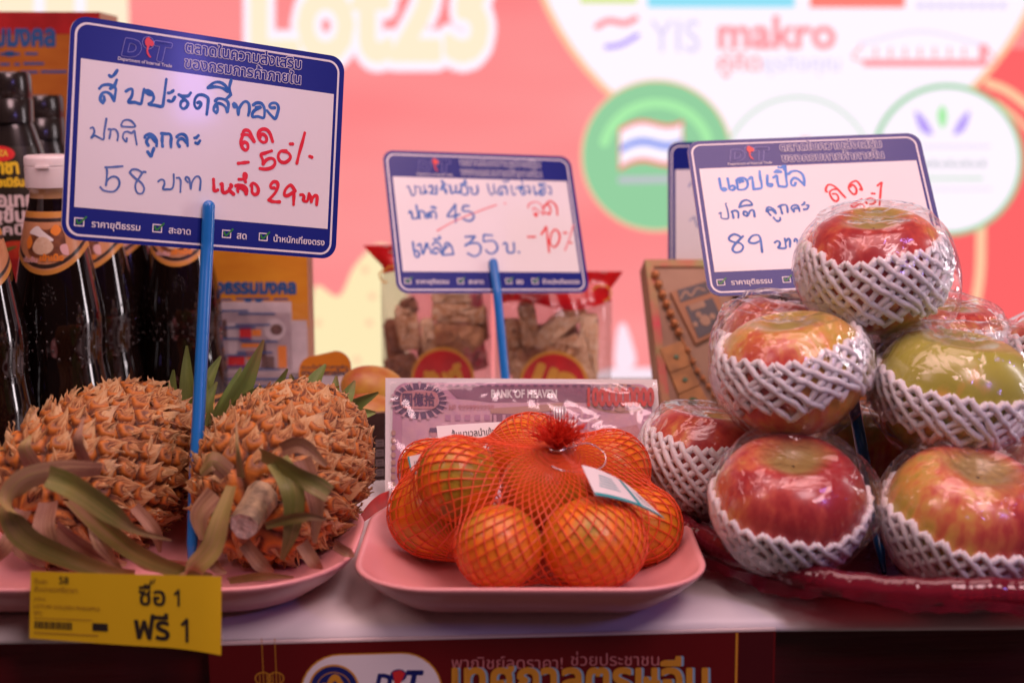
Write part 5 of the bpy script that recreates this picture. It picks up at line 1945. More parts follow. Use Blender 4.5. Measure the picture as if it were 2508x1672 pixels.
def bottle_make(label):
    t = thing('sauce_bottle', label, 'bottle', (0, 0, 0), 'dark sauce bottles with white caps')
    mb = MB()
    prof = catmull(np.array(BPROF), 3)
    mb.lathe(prof, 72)
    # moulded dots round the bulge
    for r_i, z in enumerate(np.linspace(0.080, 0.118, 7)):
        n = 26
        for k in range(n):
            if (k * 7 + r_i * 3) % 5 == 0:
                continue
            a = 2 * math.pi * (k + 0.5 * (r_i % 2)) / n
            c = bsurf(a, z, -0.0002)
            out = nrm([math.sin(a), -math.cos(a), 0])
            s_ = nrm([math.cos(a), math.sin(a), 0])
            rr0 = 0.0013 - 0.0001 * r_i
            ring = [c + rr0 * (math.cos(q) * s_ + math.sin(q) * np.array([0, 0, 1.0])) for q in np.arange(8) * math.pi / 4]
            ring2 = [c + 0.6 * rr0 * (math.cos(q) * s_ + math.sin(q) * np.array([0, 0, 1.0])) + out * rr0 * 0.55 for q in np.arange(8) * math.pi / 4]
            mb.grid(np.array([ring, ring2]), closed_u=True)
            mb.add(ring2 + [c + out * rr0 * 0.72], [(q, (q + 1) % 8, 8) for q in range(8)])
    mb.build('bottle_body', M_SAUCE, t, origin=(0, 0, 0))
    # moulded letters and flower outline
    mb = MB()
    f = lambda u, v, n=0.0: bsurf(u / 0.034, v, n)
    text_on(mb, f, 'WAL', -0.0125, 0.0105, 0.046, 0, offset=0.0, n=0.0004)
    mb.build('moulded_letters', M_SAUCE, t, origin=(0, 0, 0))
    mb = MB()
    for q in (0.0, 0.9, -0.9, 1.7, -1.7):
        cx_ = 0.002 + 0.0042 * math.sin(q)
        cz_ = 0.123 + 0.0050 * math.cos(q)
        p_ = [f(cx_ + 0.0024 * math.cos(a) * 0.8, cz_ + 0.0036 * math.sin(a), 0.0002) for a in np.linspace(0, 2 * math.pi, 16)]
        mb.tube(p_, 0.0002, 4)
    mb.build('moulded_flower', M_SAUCE, t, origin=(0, 0, 0))
    mb = MB()
    mb.lathe(BNECK, 56)
    mb.build('bottle_neck', M_NECKG, t, origin=(0, 0, 0))
    # cap with hinge rim
    mb = MB()
    cap = [(0.0146, 0.1955), (0.0168, 0.1957), (0.0170, 0.1965), (0.0170, 0.2095), (0.0167, 0.2097), (0.0167, 0.2104), (0.0171, 0.2106), (0.0171, 0.2150), (0.0166, 0.2166), (0.0154, 0.2172), (0.0, 0.2173)]
    mb.lathe(cap, 56)
    mb.box((-0.0045, -0.0188, 0.2092), (0.0045, -0.0165, 0.2108))
    c_ = mb.build('cap', M_CAPW, t, origin=(0, 0, 0))
    auto_flat(c_, 50)
    # shoulder label: its lower edge dips at the front

    def low(ph):
        return 0.1545 - 0.0165 * max(0.0, math.cos(ph)) ** 1.6
    mb = MB()
    hi = 0.1800
    ph = np.linspace(-math.pi, math.pi, 73)

    def band(d0, d1, mi, off):
        rows = []
        for q in np.linspace(0, 1, 8):
            rows.append([bsurf(a, (low(a) + d0) * (1 - q) + (low(a) + d1 if d1 is not None else hi) * q, off) for a in ph])
        mb.grid(np.array(rows), mi)
    band(0, None, 0, 0.0003)
    band(0, 0.0032, 1, 0.0004)
    band(0.0042, 0.0070, 2, 0.0004)
    rows = [[bsurf(a, z, 0.00042) for a in ph] for z in (0.1732, 0.1756)]
    mb.grid(np.array(rows), 2)
    rows = [[bsurf(a, z, 0.00042) for a in ph] for z in (0.1762, 0.1798)]
    mb.grid(np.array(rows), 1)
    lab = mb.build('shoulder_label', [M_LTAN, M_LGOLD, M_LBLK], t, origin=(0, 0, 0))
    # picture and lettering, a sub-part of the label
    mb = MB()
    fl = lambda u, v, n=0.0: bsurf(u / 0.0225, v, 0.0005 + n)

    def patch(pts, mi, n, k=6):
        c = catmull(pts, k, closed=True)
        m0 = c.mean(0)
        mb.grid(np.array([[fl(*(m0 + (q_ - m0) * s_), n) for q_ in c] for s_ in (1, 0.8, 0.6, 0.4, 0.2, 0.02)]), mi, closed_u=True)
    patch([(-0.013, 0.157), (-0.008, 0.169), (0.001, 0.168), (0.012, 0.170), (0.014, 0.158), (0.010, 0.151), (-0.008, 0.150)], 1, 0.0)
    patch([(-0.0125, 0.166), (-0.006, 0.1705), (-0.001, 0.167), (0.006, 0.1615), (0.002, 0.1605), (-0.006, 0.164)], 2, 0.0001)
    patch([(-0.0145, 0.160), (-0.0115, 0.164), (-0.009, 0.159), (-0.012, 0.155)], 4, 0.0001)
    patch([(0.004, 0.167), (0.008, 0.1715), (0.012, 0.168), (0.008, 0.164)], 4, 0.0001)
    patch([(-0.0085, 0.1565), (-0.005, 0.1625), (0.001, 0.1628), (0.0055, 0.1580), (0.004, 0.1535), (-0.001, 0.1515), (-0.006, 0.1525)], 0, 0.0002)
    patch([(0.010, 0.157), (0.0145, 0.158), (0.015, 0.151), (0.011, 0.152)], 3, 0.0001)
    text_on(mb, fl, 'เข้มข้น', -0.0155, -0.0045, 0.1465, 3, offset=0.05, n=0.0003)
    text_on(mb, fl, 'เข้าเนื้อ', -0.0030, 0.0115, 0.1475, 5, offset=0.05, n=0.0003)
    mb.build('label_print', [M_LCREAM, M_LBROWN, M_PAPER, M_LPINK, M_LORNG, M_LORNG], lab, origin=(0, 0, 0))
    # lower label
    mb = MB()
    for z0, z1, mi, off in ((0.004, 0.034, 0, 0.0003), (0.0312, 0.0336, 1, 0.0004), (0.0105, 0.0275, 2, 0.0004)):
        mb.grid(np.array([[bsurf(a, z, off) for a in ph] for z in (z0, z1)]), mi)
    lab2 = mb.build('body_label', [M_LBLK, M_LGOLD, M_LTAN], t, origin=(0, 0, 0))
    mb = MB()
    f2 = lambda u, v, n=0.0: bsurf(u / 0.0345, v, 0.0006 + n)
    mb.add([f2(x, z) for x, z in ((0.010, 0.019), (0.027, 0.019), (0.027, 0.031), (0.010, 0.031))], [(0, 1, 2, 3)], 0)
    text_on(mb, f2, '80', 0.013, 0.0235, 0.021, 1, offset=0.04, n=0.0002)
    mb.build('label_print', [M_LYEL, M_LRED], lab2, origin=(0, 0, 0))
    return t


b0 = bottle_make('dark sauce bottle with white flip cap and oyster label, nearest the big price sign')
specs = [(-0.0305, 0.945, 'x')]


def bat(px, py, y):
    q = P(px, py, y)
    return (q[0], y, 0.0)


def place_bottle(o, px, y, rot, sc=0.955, lean=0.0):
    q = P(px, 600, y)
    o.location = (q[0] + 0.156 * math.tan(lean), y, 0.0008)
    o.rotation_euler = (0, -lean, rot)
    o.scale = (sc,) * 3


place_bottle(b0, 134, 0.980, 0.02, 1.0)
for px, y, rot, sc, lab in ((-62, 0.930, 0.35, 0.955, 'dark sauce bottle cut off by the left edge of the picture'),
                            (228, 1.040, -0.15, 0.955, 'dark sauce bottle just right of the oyster labelled one, under the big sign'),
                            (296, 1.095, -0.2, 0.955, 'third dark sauce bottle from the right in the row under the big sign'),
                            (362, 1.150, 0.0, 0.95, 'pink lettered sauce bottle beside the gap where the screen shows through'),
                            (440, 1.075, 0.1, 0.95, 'dark sauce bottle at the right end of the row, partly behind the blue stake')):
    place_bottle(dup(b0, lab), px, y, rot, sc)

# squeeze bottles of chilli sauce standing behind
M_SQZ = mat('black_squeeze_plastic', (0.018, 0.014, 0.012), rough=0.22, coat=0.3)
M_SQL = mat('squeeze_label_black', (0.022, 0.018, 0.012), rough=0.3)
M_TOM = mat('tomato_print', (0.34, 0.020, 0.012), rough=0.4, color2=(0.50, 0.055, 0.02), vscale=70)
M_TOMD = mat('tomato_dark_print', (0.22, 0.008, 0.010), rough=0.4, color2=(0.40, 0.02, 0.018), vscale=50)
M_GRNP = mat('green_print', (0.10, 0.14, 0.03), rough=0.4)


def squeeze(label, x, y, rot, sc):
    t = thing('squeeze_bottle', label, 'bottle', (x, y, 0.0008), 'black squeeze bottles')
    t.rotation_euler = (0, 0, rot)
    t.scale = (sc,) * 3
    pr = np.array([(0.0, 0.0), (0.036, 0.0), (0.040, 0.004), (0.041, 0.03), (0.041, 0.12), (0.0395, 0.16), (0.036, 0.190), (0.030, 0.216), (0.0235, 0.238), (0.0205, 0.246)])

    def sur(ph_, z, off=0.0):
        r = np.interp(z, pr[1:, 1], pr[1:, 0]) + off
        return np.array([r * math.sin(ph_), -0.72 * r * math.cos(ph_), z])
    mb = MB()
    mb.lathe(catmull(pr, 3), 56, fn=lambda A, th: A * np.array([1, 0.72, 1]))
    mb.build('bottle_body', M_SQZ, t, origin=(0, 0, 0))
    mb = MB()
    cap = [(0.0200, 0.244), (0.0225, 0.2445), (0.0228, 0.262), (0.0222, 0.2625), (0.0222, 0.2635), (0.0226, 0.264), (0.0222, 0.281), (0.0205, 0.2835), (0.0, 0.284)]
    mb.lathe(cap, 48, fn=lambda A, th: A * np.array([1, 0.86, 1]))
    auto_flat(mb.build('cap', M_SQZ, t, origin=(0, 0, 0)), 50)
    mb = MB()
    ph_ = np.linspace(-1.15, 1.15, 25)
    mb.grid(np.array([[sur(a, z, 0.0003) for a in ph_] for z in np.linspace(0.03, 0.226, 20)]), 0)
    lab_ = mb.build('front_label', M_SQL, t, origin=(0, 0, 0))
    mb = MB()
    fl = lambda u, v, n=0.0: sur(u / 0.036, v, 0.0005 + n)

    def pat(pts, mi, n, k=6):
        c = catmull(pts, k, closed=True)
        m0 = c.mean(0)
        mb.grid(np.array([[fl(*(m0 + (q_ - m0) * s_), n) for q_ in c] for s_ in (1, 0.85, 0.7, 0.55, 0.4, 0.25, 0.12, 0.02)]), mi, closed_u=True)
    pat(ellipse(0.001, 0.2205, 0.0155, 0.0062, 20), 2, 0, 2)
    text_on(mb, fl, 'ROZA', -0.008, 0.010, 0.2188, 3, offset=0.03, n=0.0002)
    text_on(mb, fl, 'ศรีราชา', -0.020, 0.0185, 0.2055, 4, offset=0.06, n=0.0001, ysc=1.1)
    text_on(mb, fl, 'พริกไทยเบิร์น', -0.024, 0.0215, 0.1955, 4, offset=0.06, n=0.0001)
    text_on(mb, fl, 'มะเขือเทศ', -0.026, 0.029, 0.1800, 5, offset=0.045, n=0.0001, ysc=1.05)
    text_on(mb, fl, 'เข้มข้น', -0.017, 0.0195, 0.1680, 5, offset=0.045, n=0.0001)
    text_on(mb, fl, 'มีไลโคปีน', -0.022, 0.026, 0.1580, 5, offset=0.03, n=0.0001, ysc=0.8)
    pat([(-0.036, 0.148), (-0.02, 0.152), (-0.004, 0.150), (0.012, 0.153), (0.038, 0.146), (0.040, 0.10), (0.038, 0.04), (-0.036, 0.04)], 0, 0.0)
    for cx_, cz_, r_ in ((-0.018, 0.132, 0.016), (0.010, 0.122, 0.019), (-0.006, 0.098, 0.018), (0.026, 0.098, 0.015), (-0.024, 0.085, 0.015), (0.014, 0.070, 0.019)):
        pat(ellipse(cx_, cz_, r_, r_ * 0.9, 14), 1, 0.0001 + cx_ * 0.002, 2)
    pat([(-0.012, 0.147), (0.0, 0.143), (0.012, 0.149), (0.002, 0.1475)], 6, 0.0002)
    pat(ellipse(0.026, 0.1475, 0.0105, 0.0095, 18), 5, 0.0003, 2)
    pat(ellipse(0.026, 0.1475, 0.0070, 0.0065, 14), 7, 0.0004, 2)
    mb.build('label_print', [M_TOM, M_TOMD, M_LRED, M_LYEL, mat('print_gold_yellow', (0.72, 0.50, 0.02), rough=0.4), mat('print_pale', (0.62, 0.52, 0.52), rough=0.4), M_GRNP, M_LCREAM], lab_, origin=(0, 0, 0))
    return t


q1 = P(12, 300, 1.10)
squeeze('black squeeze bottle of tomato chilli sauce with red oval badge, nearer one', q1[0], 1.10, 0.0, 0.965)
q2 = P(98, 300, 1.19)
squeeze('black squeeze bottle half hidden behind the tomato labelled one', q2[0], 1.19, 0.6, 0.90)

# ------------------------------------------------------------------ gift boxes
M_BGOLD = mat('box_gold', (0.66, 0.30, 0.022), rough=0.4, color2=(0.58, 0.22, 0.015), vscale=22, vstretch=(1, 1, 3.5))
M_BORNG = mat('box_dull_gold', (0.44, 0.15, 0.018), rough=0.4, color2=(0.36, 0.105, 0.014), vscale=22, vstretch=(1, 1, 3.5))
M_BRED = mat('box_red', (0.42, 0.018, 0.020), rough=0.4, var=0.3, vscale=30)
M_BCARD = mat('box_cardboard', (0.52, 0.30, 0.17), rough=0.6)
M_BBLUE = mat('box_blue_print', (0.02, 0.095, 0.27), rough=0.45)
M_BWIN = mat('box_white_insert', (0.58, 0.52, 0.52), rough=0.5, var=0.2, vscale=60)
M_BGREY = mat('box_grey_insert', (0.34, 0.28, 0.30), rough=0.5, color2=(0.46, 0.38, 0.38), vscale=90)
M_BDARK = mat('box_dark_insert', (0.12, 0.06, 0.05), rough=0.5, var=0.6, vscale=120)
M_FILM = film('clear_film', rough=0.07, gloss=0.035, haze=0.015, bump=0.5, bscale=28, bdist=0.006)


def px_box(pl, mb, x0, y0, x1, y1, mi, n):
    a, b = pl.uv(x0, y1)
    c, d = pl.uv(x1, y0)
    mb.poly(pl, [(a, b), (c, b), (c, d), (a, d)], n, mi)


def px_poly(pl, mb, pts, mi, n):
    q = [pl.uv(x, y) for x, y in pts]
    ar = sum(q[i][0] * q[(i + 1) % len(q)][1] - q[(i + 1) % len(q)][0] * q[i][1] for i in range(len(q)))
    q = q if ar > 0 else q[::-1]
    tess = geometry.tessellate_polygon([[Vector((x, y, 0)) for x, y in q]])
    mb.add([pl.pt(x, y, n) for x, y in q], tess, mi)


def px_fn(pl):
    return lambda u, v, n=0.0: pl.pt(*pl.uv(u, -v), n)


def px_text(pl, mb, body, x0, x1, yb, mi, off, n, ysc=1.0):
    text_on(mb, px_fn(pl), body, x0, x1, -yb, mi, offset=off, n=n, ysc=ysc)


def px_circ(pl, mb, cx, cy, r, mi, n, ry=None):
    px_poly(pl, mb, ellipse(cx, cy, r, ry or r, 28), mi, n)


# box A, far left, behind the squeeze bottles
yA = 1.235
PA = Plane(P(0, 900, yA) * np.array([1, 1, 0]), (1, 0.02, 0), (0, 0.02, 1))
boxA = thing('gift_box', 'tall gold gift box with red top band at the far left behind the bottles', 'gift box', PA.pt(0, 0), 'gold offering gift boxes')
aL, _ = PA.uv(-260, 300)
aR, aT = PA.uv(244, 30)
mb = MB()
mb.box((aL, 0, -0.06), (aR, aT, 0), 0, PA)
o = mb.build('carton', M_BORNG, boxA, smooth=False)
mb = MB()
e = 0.0003
px_poly(PA, mb, [(-250, 28), (240, 30), (240, 84), (60, 84), (-250, 90)], 0, e)
px_poly(PA, mb, [(238, 30), (244, 30), (244, 900), (238, 900)], 0, e)
px_text(PA, mb, 'ถังสังฆทานธรรมมงคล', -330, 136, 112, 1, 0.05, e, 1.35)
for x0, x1, y in ((0, 48, 133), (62, 92, 132), (0, 24, 158), (36, 48, 158), (58, 108, 156), (50, 92, 177), (100, 164, 176)):
    px_box(PA, mb, x0, y - 3, x1, y + 3, 1, e)
px_circ(PA, mb, 24, 132, 14, 1, e, 7)
mb.build('box_print', [M_BRED, M_BBLUE], boxA, smooth=False)

# box B, upright behind the pineapples
yB = 1.125
PB = Plane(P(617, 1010, yB) * np.array([1, 1, 0]), (1, 0.0, 0), (0, 0.02, 1))
boxB = thing('gift_box', 'gold gift box with blue lettering and clear window behind the pineapple crowns', 'gift box', PB.pt(0, 0), 'gold offering gift boxes')
bL, _ = PB.uv(463, 800)
bR, bT = PB.uv(753, 606)
mb = MB()
mb.box((bL, 0, -0.028), (bR, bT, 0), 0, PB)
mb.build('carton', M_BCARD, boxB, smooth=False)
mb = MB()
px_box(PB, mb, 486, 612, 752, 800, 0, e)
px_text(PB, mb, 'ถังธรรมมงคล', 505, 726, 718, 1, 0.06, 2 * e, 1.15)
for x0, x1, y in ((532, 568, 733), (578, 660, 731), (670, 706, 732)):
    px_box(PB, mb, x0, y - 2, x1, y + 2, 1, 2 * e)
px_circ(PB, mb, 608, 735, 10, 1, 2 * e, 5)
px_circ(PB, mb, 634, 735, 10, 1, 2 * e, 5)
px_box(PB, mb, 488, 738, 714, 912, 2, 2 * e)
px_box(PB, mb, 488, 766, 712, 905, 3, 3 * e)
px_box(PB, mb, 714, 784, 752, 1000, 2, 2 * e)
px_box(PB, mb, 486, 912, 752, 1000, 6, 2 * e)
for x0, y0, x1, y1, mi in ((492, 744, 538, 776, 5), (500, 782, 555, 828, 5), (512, 795, 535, 810, 2), (505, 835, 545, 880, 5), (588, 798, 616, 832, 8), (618, 806, 640, 822, 7), (592, 840, 636, 850, 7), (640, 838, 652, 900, 5), (560, 872, 600, 900, 8), (682, 846, 702, 900, 7), (650, 872, 672, 905, 5), (560, 790, 580, 868, 2), (604, 858, 630, 880, 7)):
    px_box(PB, mb, x0, y0, x1, y1, mi, 4 * e)
px_circ(PB, mb, 674, 806, 27, 2, 5 * e)
px_circ(PB, mb, 678, 806, 15, 5, 6 * e, 13)
for k in range(10):
    y = 758 + (k % 5) * 34 + (k // 5) * 7
    px_box(PB, mb, 540 + (k * 37) % 70, y, 610 + (k * 53) % 100, y + 4, 1, 7 * e)
for k in range(4):
    px_box(PB, mb, 500, 925 + k * 18, 748, 930 + k * 18, 1, 4 * e)
mb.build('box_print', [M_BGOLD, M_BBLUE, M_BWIN, M_BGREY, M_BCARD, M_BDARK, M_BGREY, M_LORNG, M_LRED], boxB, smooth=False)
mb = MB()
uL, vL = PB.uv(484, 1000)
uR, vR = PB.uv(756, 740)
gu, gv = np.linspace(uL, uR, 14), np.linspace(vL, vR, 14)
mb.grid(np.array([[PB.pt(u, v, 0.0035 + 0.0012 * math.sin(u * 160 + v * 90)) for u in gu] for v in gv]))
mb.build('window_film', M_FILM, boxB)

# little display card with an orange top
yC = 1.060
PC = Plane(P(796, 1000, yC), (1, -0.10, 0), (0, 0.12, 1))
card = thing('display_card', 'small rounded card with orange top strip beside the gold gift box', 'card', P(796, 1000, yC))
c0, _ = PC.uv(732, 940)
c1, ct = PC.uv(860, 866)
mb = MB()
out = [(c0, -0.02), (c1, -0.02)] + [(c1 - 0.012 + 0.012 * math.cos(a), ct - 0.010 + 0.012 * math.sin(a)) for a in np.radians(np.linspace(0, 90, 7))] + [(c0 + 0.012 - 0.012 * math.sin(a), ct - 0.014 + 0.012 * math.cos(a)) for a in np.radians(np.linspace(0, 90, 7))]
mb.poly(PC, out, 0, 0, thick=0.0008)
mb.build('card', mat('grey_card', (0.42, 0.40, 0.42), rough=0.45), card, smooth=False)
mb = MB()
up = [q_ for q_ in out[2:]] + [(c0, ct - 0.020), (c1, ct - 0.014)]
mb.poly(PC, up, 0.0003, 0)
px_text(PC, mb, 'ขนมไหว้เจ้าสารพัด', 738, 852, 903, 1, 0.02, 0.0004, 0.8)
px_text(PC, mb, 'ตามเทศกาลใหม่', 738, 852, 918, 1, 0.05, 0.0004, 0.9)
px_poly(PC, mb, [(812, 935), (858, 900), (862, 960), (812, 960)], 2, 0.0003)
mb.build('card_print', [mat('card_orange', (0.52, 0.18, 0.012), rough=0.4), M_INKD, M_BWIN], card, smooth=False)

# mango like fruit behind the right crown
mb = MB()
T, PH = np.meshgrid(np.linspace(0, math.pi, 30), np.arange(40) * 2 * math.pi / 40, indexing='ij')
A = np.stack([0.022 * np.sin(T) * np.cos(PH) * (1 + 0.15 * np.cos(T)), 0.017 * np.sin(T) * np.sin(PH), 0.017 * np.cos(T) + 0.006 * np.cos(PH) * np.sin(T)], -1)
M_MANGO = mat('mango_skin', (0.56, 0.36, 0.05), rough=0.42, color2=(0.34, 0.05, 0.03), vscale=32)
for px, py, y, lab in ((908, 948, 1.040, 'yellow and red fruit behind the right pineapple crown, upper one'), (902, 1018, 1.005, 'yellow fruit low between the right pineapple crown and the bank note packet')):
    mb = MB()
    mb.grid(A, closed_u=True, flip=True)
    o = mb.build('mango', M_MANGO, origin=(0, 0, 0))
    o.location = P(px, py, y)
    o.rotation_euler = (0.2, 0.5, 0.4)
    tag(o, lab, 'mango', 'yellow fruits behind the crowns')

# dark snack packet with a barcode, left of the bank notes
PD = Plane(P(925, 1230, 0.935), (1, 0.25, 0), (0.0, 0.12, 1))
pk = thing('snack_packet', 'dark upright packet with pale barcode wedged left of the bank note packet', 'packet', P(925, 1230, 0.935))
d0, db = PD.uv(912, 1215)
d1, dt = PD.uv(955, 1010)
mb = MB()
mb.box((d0 - 0.002, db, -0.010), (d1, dt, 0), 0, PD)
mb.build('packet_body', mat('packet_dark', (0.055, 0.026, 0.022), rough=0.3, var=0.5, vscale=60), pk, smooth=False)
mb = MB()
for k in range(4):
    px_box(PD, mb, 920, 1075 + k * 24, 940, 1094 + k * 24, 0, e)
    px_box(PD, mb, 924, 1080 + k * 24, 936, 1083 + k * 24, 1, 2 * e)
    px_box(PD, mb, 924, 1087 + k * 24, 936, 1089 + k * 24, 1, 2 * e)
mb.build('barcode', [mat('packet_pale', (0.22, 0.17, 0.17), rough=0.4), M_INKD], pk, smooth=False)

# small red packet on the table behind the plates
rp0, rp1 = G(888, 1262, 0.004), G(950, 1222, 0.004)
mb = MB()
PL_ = Plane((rp0 + rp1) / 2, nrm(rp1 - rp0), nrm(np.cross([0, -1, 0.4], nrm(rp1 - rp0))))
gu = np.linspace(-0.022, 0.022, 12)
gv = np.linspace(-0.012, 0.012, 8)
top = np.array([[((rp0 + rp1) / 2 + nrm(rp1 - rp0) * u + np.array([0.3, 1, 0.25]) * v + np.array([0, 0, 0.006 * (1 - (u / 0.024) ** 2) * (1 - (v / 0.014) ** 2)])) for u in gu] for v in gv])
mb.grid(top)
mb.grid(top - np.array([0, 0, 0.004]), flip=True)
o = mb.build('red_sachet', mat('red_sachet_foil', (0.40, 0.018, 0.012), rough=0.3, var=0.3, vscale=90), origin=(rp0 + rp1) / 2)
tag(o, 'small red foil sachet lying between the two pink plates', 'sachet')

# ------------------------------------------------------------------ candy bags
M_BAGRED = mat('bag_red_print', (0.62, 0.012, 0.014), rough=0.25, coat=0.4, var=0.2, vscale=60)
M_BAGYEL = mat('bag_yellow_print', (0.78, 0.42, 0.06), rough=0.35)
M_SES = mat('sesame_candy', (0.95, 0.78, 0.52), rough=0.6, color2=(0.62, 0.27, 0.08), vscale=210, bump=1.0, bscale=210)
M_PEA = mat('peanut_candy', (0.86, 0.52, 0.26), rough=0.45, color2=(0.36, 0.13, 0.045), vscale=85, bump=0.9, bscale=150)
M_PALE = mat('pale_candy', (0.96, 0.80, 0.56), rough=0.6, color2=(0.78, 0.48, 0.22), vscale=230, bump=0.8, bscale=230)
M_PINKC = mat('pink_candy', (0.80, 0.42, 0.38), rough=0.5, color2=(0.62, 0.05, 0.10), vscale=160, bump=0.6, bscale=300)
M_DARKC = mat('dark_candy', (0.46, 0.24, 0.13), rough=0.45, color2=(0.20, 0.08, 0.04), vscale=160, bump=0.8, bscale=220)


M_BACKF = film('bag_back_film', rough=0.1, gloss=0.04, haze=0.45, bump=0.5, bscale=40, bdist=0.004, hazecol=(0.85, 0.62, 0.55))


def candy_bag(label, y, xl, xr, ytop, lean, circ, words, topred, notch):
    xm = (xl + xr) / 2
    O = P(xm, 1010, y) * np.array([1, 1, 0])
    pl = Plane(O, (1, lean, 0), (0, 0.05, 1))
    t = thing('candy_bag', label, 'candy bag', O, 'clear bags of Chinese New Year candy')
    uL, _ = pl.uv(xl, 800)
    uR, _ = pl.uv(xr, 800)
    _, vT = pl.uv(xm, ytop)
    us = np.linspace(uL, uR, 26)
    vs = np.linspace(0, vT, 26)
    hw = (uR - uL) / 2
    uc = (uR + uL) / 2

    def puff(u, v):
        a = max(0.0, 1 - abs((u - uc) / hw) ** 3) ** 0.7
        b = max(0.0, 1 - (max(0, v / vT - 0.25) / 0.68) ** 3) if v / vT < 0.93 else 0.0
        return 0.024 * a * b + 0.0012 * math.sin(u * 300 + v * 120) * a

    def edge(u, v):
        k = 1 + notch * max(0, v / vT - 0.86) * 1.1 - 0.05 * math.exp(-((v / vT - 0.82) / 0.05) ** 2)
        return uc + (u - uc) * k
    mb = MB()
    mb.grid(np.array([[pl.pt(edge(u, v), v, puff(u, v)) for u in us] for v in vs]))
    mb.grid(np.array([[pl.pt(edge(u, v), v, -0.4 * puff(u, v) - 0.0004) for u in us] for v in vs]), 1, flip=True)
    mb.build('bag_film', [M_FILM, M_BACKF], t)
    mb = MB()
    vv = np.linspace(vT * topred, vT, 8)
    A = np.array([[pl.pt(edge(u, v), v + (0.004 * math.sin((u - uL) * 70) if v < vT * 0.99 and v == vv[0] else 0), puff(u, v) + 0.0006 + 0.0006 * math.sin(v * 900)) for u in us] for v in vv])
    mb.grid(A, 0)
    sw = [pl.pt(edge(uL + hw * (0.15 + 0.16 * math.cos(a)), 0), vT * 0.80 + 0.006 * math.sin(a) * (1 + 0.4 * math.sin(2 * a)), puff(uL + hw * 0.2, vT * 0.80) + 0.0012) for a in np.linspace(0, 4.6, 20)]
    mb.tube(sw, 0.0008, 5, 1)
    sw = [pl.pt(edge(uR - hw * (0.18 + 0.16 * math.cos(a)), 0), vT * 0.82 + 0.007 * math.sin(a), puff(uR - hw * 0.2, vT * 0.82) + 0.0012) for a in np.linspace(0, 5.6, 20)]
    mb.tube(sw, 0.0008, 5, 1)
    mb.build('header_print', [M_BAGRED, M_BAGYEL], t)
    cx_, cy_, r_ = circ
    cu, cv = pl.uv(cx_, cy_)
    ru = (pl.uv(cx_ + r_, cy_)[0] - cu)
    n0 = puff(cu, cv) + 0.0012
    mb = MB()
    mb.poly(pl, ellipse(cu, cv, ru, ru), n0, 1)
    mb.poly(pl, ellipse(cu, cv, ru * 0.91, ru * 0.91), n0 + 0.0003, 0)
    ang = words[1]
    ca_, sa_ = math.cos(ang), math.sin(ang)
    f_ = lambda a, b, n=0.0: pl.pt(cu + a * ca_ - b * sa_, cv + a * sa_ + b * ca_, n)
    text_on(mb, f_, words[0], -ru * 0.66, ru * 0.66, -ru * 0.30, 1, offset=0.075, n=n0 + 0.0006, ysc=1.15)
    mb.build('round_emblem', [M_BAGRED, M_BAGYEL], t, smooth=False)
    return pl, puff


plL, pfL = candy_bag('clear candy bag on the left with taller red sealed top and sesame bars', 1.245, 934, 1204, 600, 0.04, (1085, 916, 76), ('ขันต์', 0.25), 0.80, 2.0)
plR, pfR = candy_bag('clear candy bag on the right with red corner standing up beside the price sign', 1.232, 1212, 1498, 664, -0.03, (1356, 932, 84), ('บอ', -0.35), 0.72, 1.2)
# the printed strips at the outer edges belong to the bags' film
for pl_, nm, xs_, par in ((plL, 'edge_print', 942, plL), (plR, 'edge_print', 1478, plR)):
    pass


def candy(kind, label, pl, cx, cy, wpx, hpx, rot, m, depth=0.010, dn=0.004, rough=0.08):
    cu, cv = pl.uv(cx, cy)
    k = pl.uv(cx + 1, cy)[0] - cu
    a, b = wpx * k * 0.57, hpx * k * 0.57
    c_, s_ = math.cos(rot), math.sin(rot)
    mb = MB()
    n1, n2, n3 = 8, 6, 3
    r0 = np.random.default_rng(int(cx * 7 + cy))
    # rounded box from a super-ellipsoid
    T, PH = np.meshgrid(np.linspace(-math.pi / 2, math.pi / 2, 14), np.arange(28) * 2 * math.pi / 28, indexing='ij')
    sg = lambda x, p_: np.sign(x) * np.abs(x) ** p_
    X = a * sg(np.cos(T), 0.35) * sg(np.cos(PH), 0.35)
    Y = b * sg(np.cos(T), 0.35) * sg(np.sin(PH), 0.35)
    Z = depth / 2 * sg(np.sin(T), 0.45)
    X, Y, Z = [q + r0.normal(0, rough * 0.008, q.shape) for q in (X, Y, Z)]
    V = np.array([[pl.pt(cu + X[i, j] * c_ - Y[i, j] * s_, cv + X[i, j] * s_ + Y[i, j] * c_, dn + Z[i, j]) for j in range(28)] for i in range(14)])
    mb.grid(V, closed_u=True)
    o = mb.build(kind, m, origin=pl.pt(cu, cv, dn))
    tag(o, label, 'candy', 'candies inside the clear bags')


candy('sesame_bar', 'thick sesame bar in the left candy bag, lying level above the dark peanut piece', plL, 1124, 764, 118, 44, -0.06, M_SES)
candy('peanut_bar', 'dark peanut piece in the left candy bag directly under the level sesame bar', plL, 1122, 826, 112, 62, -0.10, M_PEA)
candy('sesame_bar', 'pale sesame bar highest in the left candy bag, right under the sign', plL, 1112, 722, 96, 34, 0.0, M_PALE)
candy('sesame_bar', 'upright sesame bar at the left side of the left candy bag', plL, 1000, 800, 46, 100, 0.15, M_SES)
candy('peanut_candy', 'small brown candy on top of the upright sesame bar in the left bag', plL, 1002, 748, 34, 34, 0.3, M_DARKC)
candy('twist_candy', 'pale wrapped candy between the upright sesame bar and the peanut piece', plL, 1050, 826, 30, 84, 0.1, M_PALE)
candy('pink_candy', 'pink sugared candy low at the right of the left candy bag', plL, 1164, 872, 48, 56, 0.2, M_PINKC)
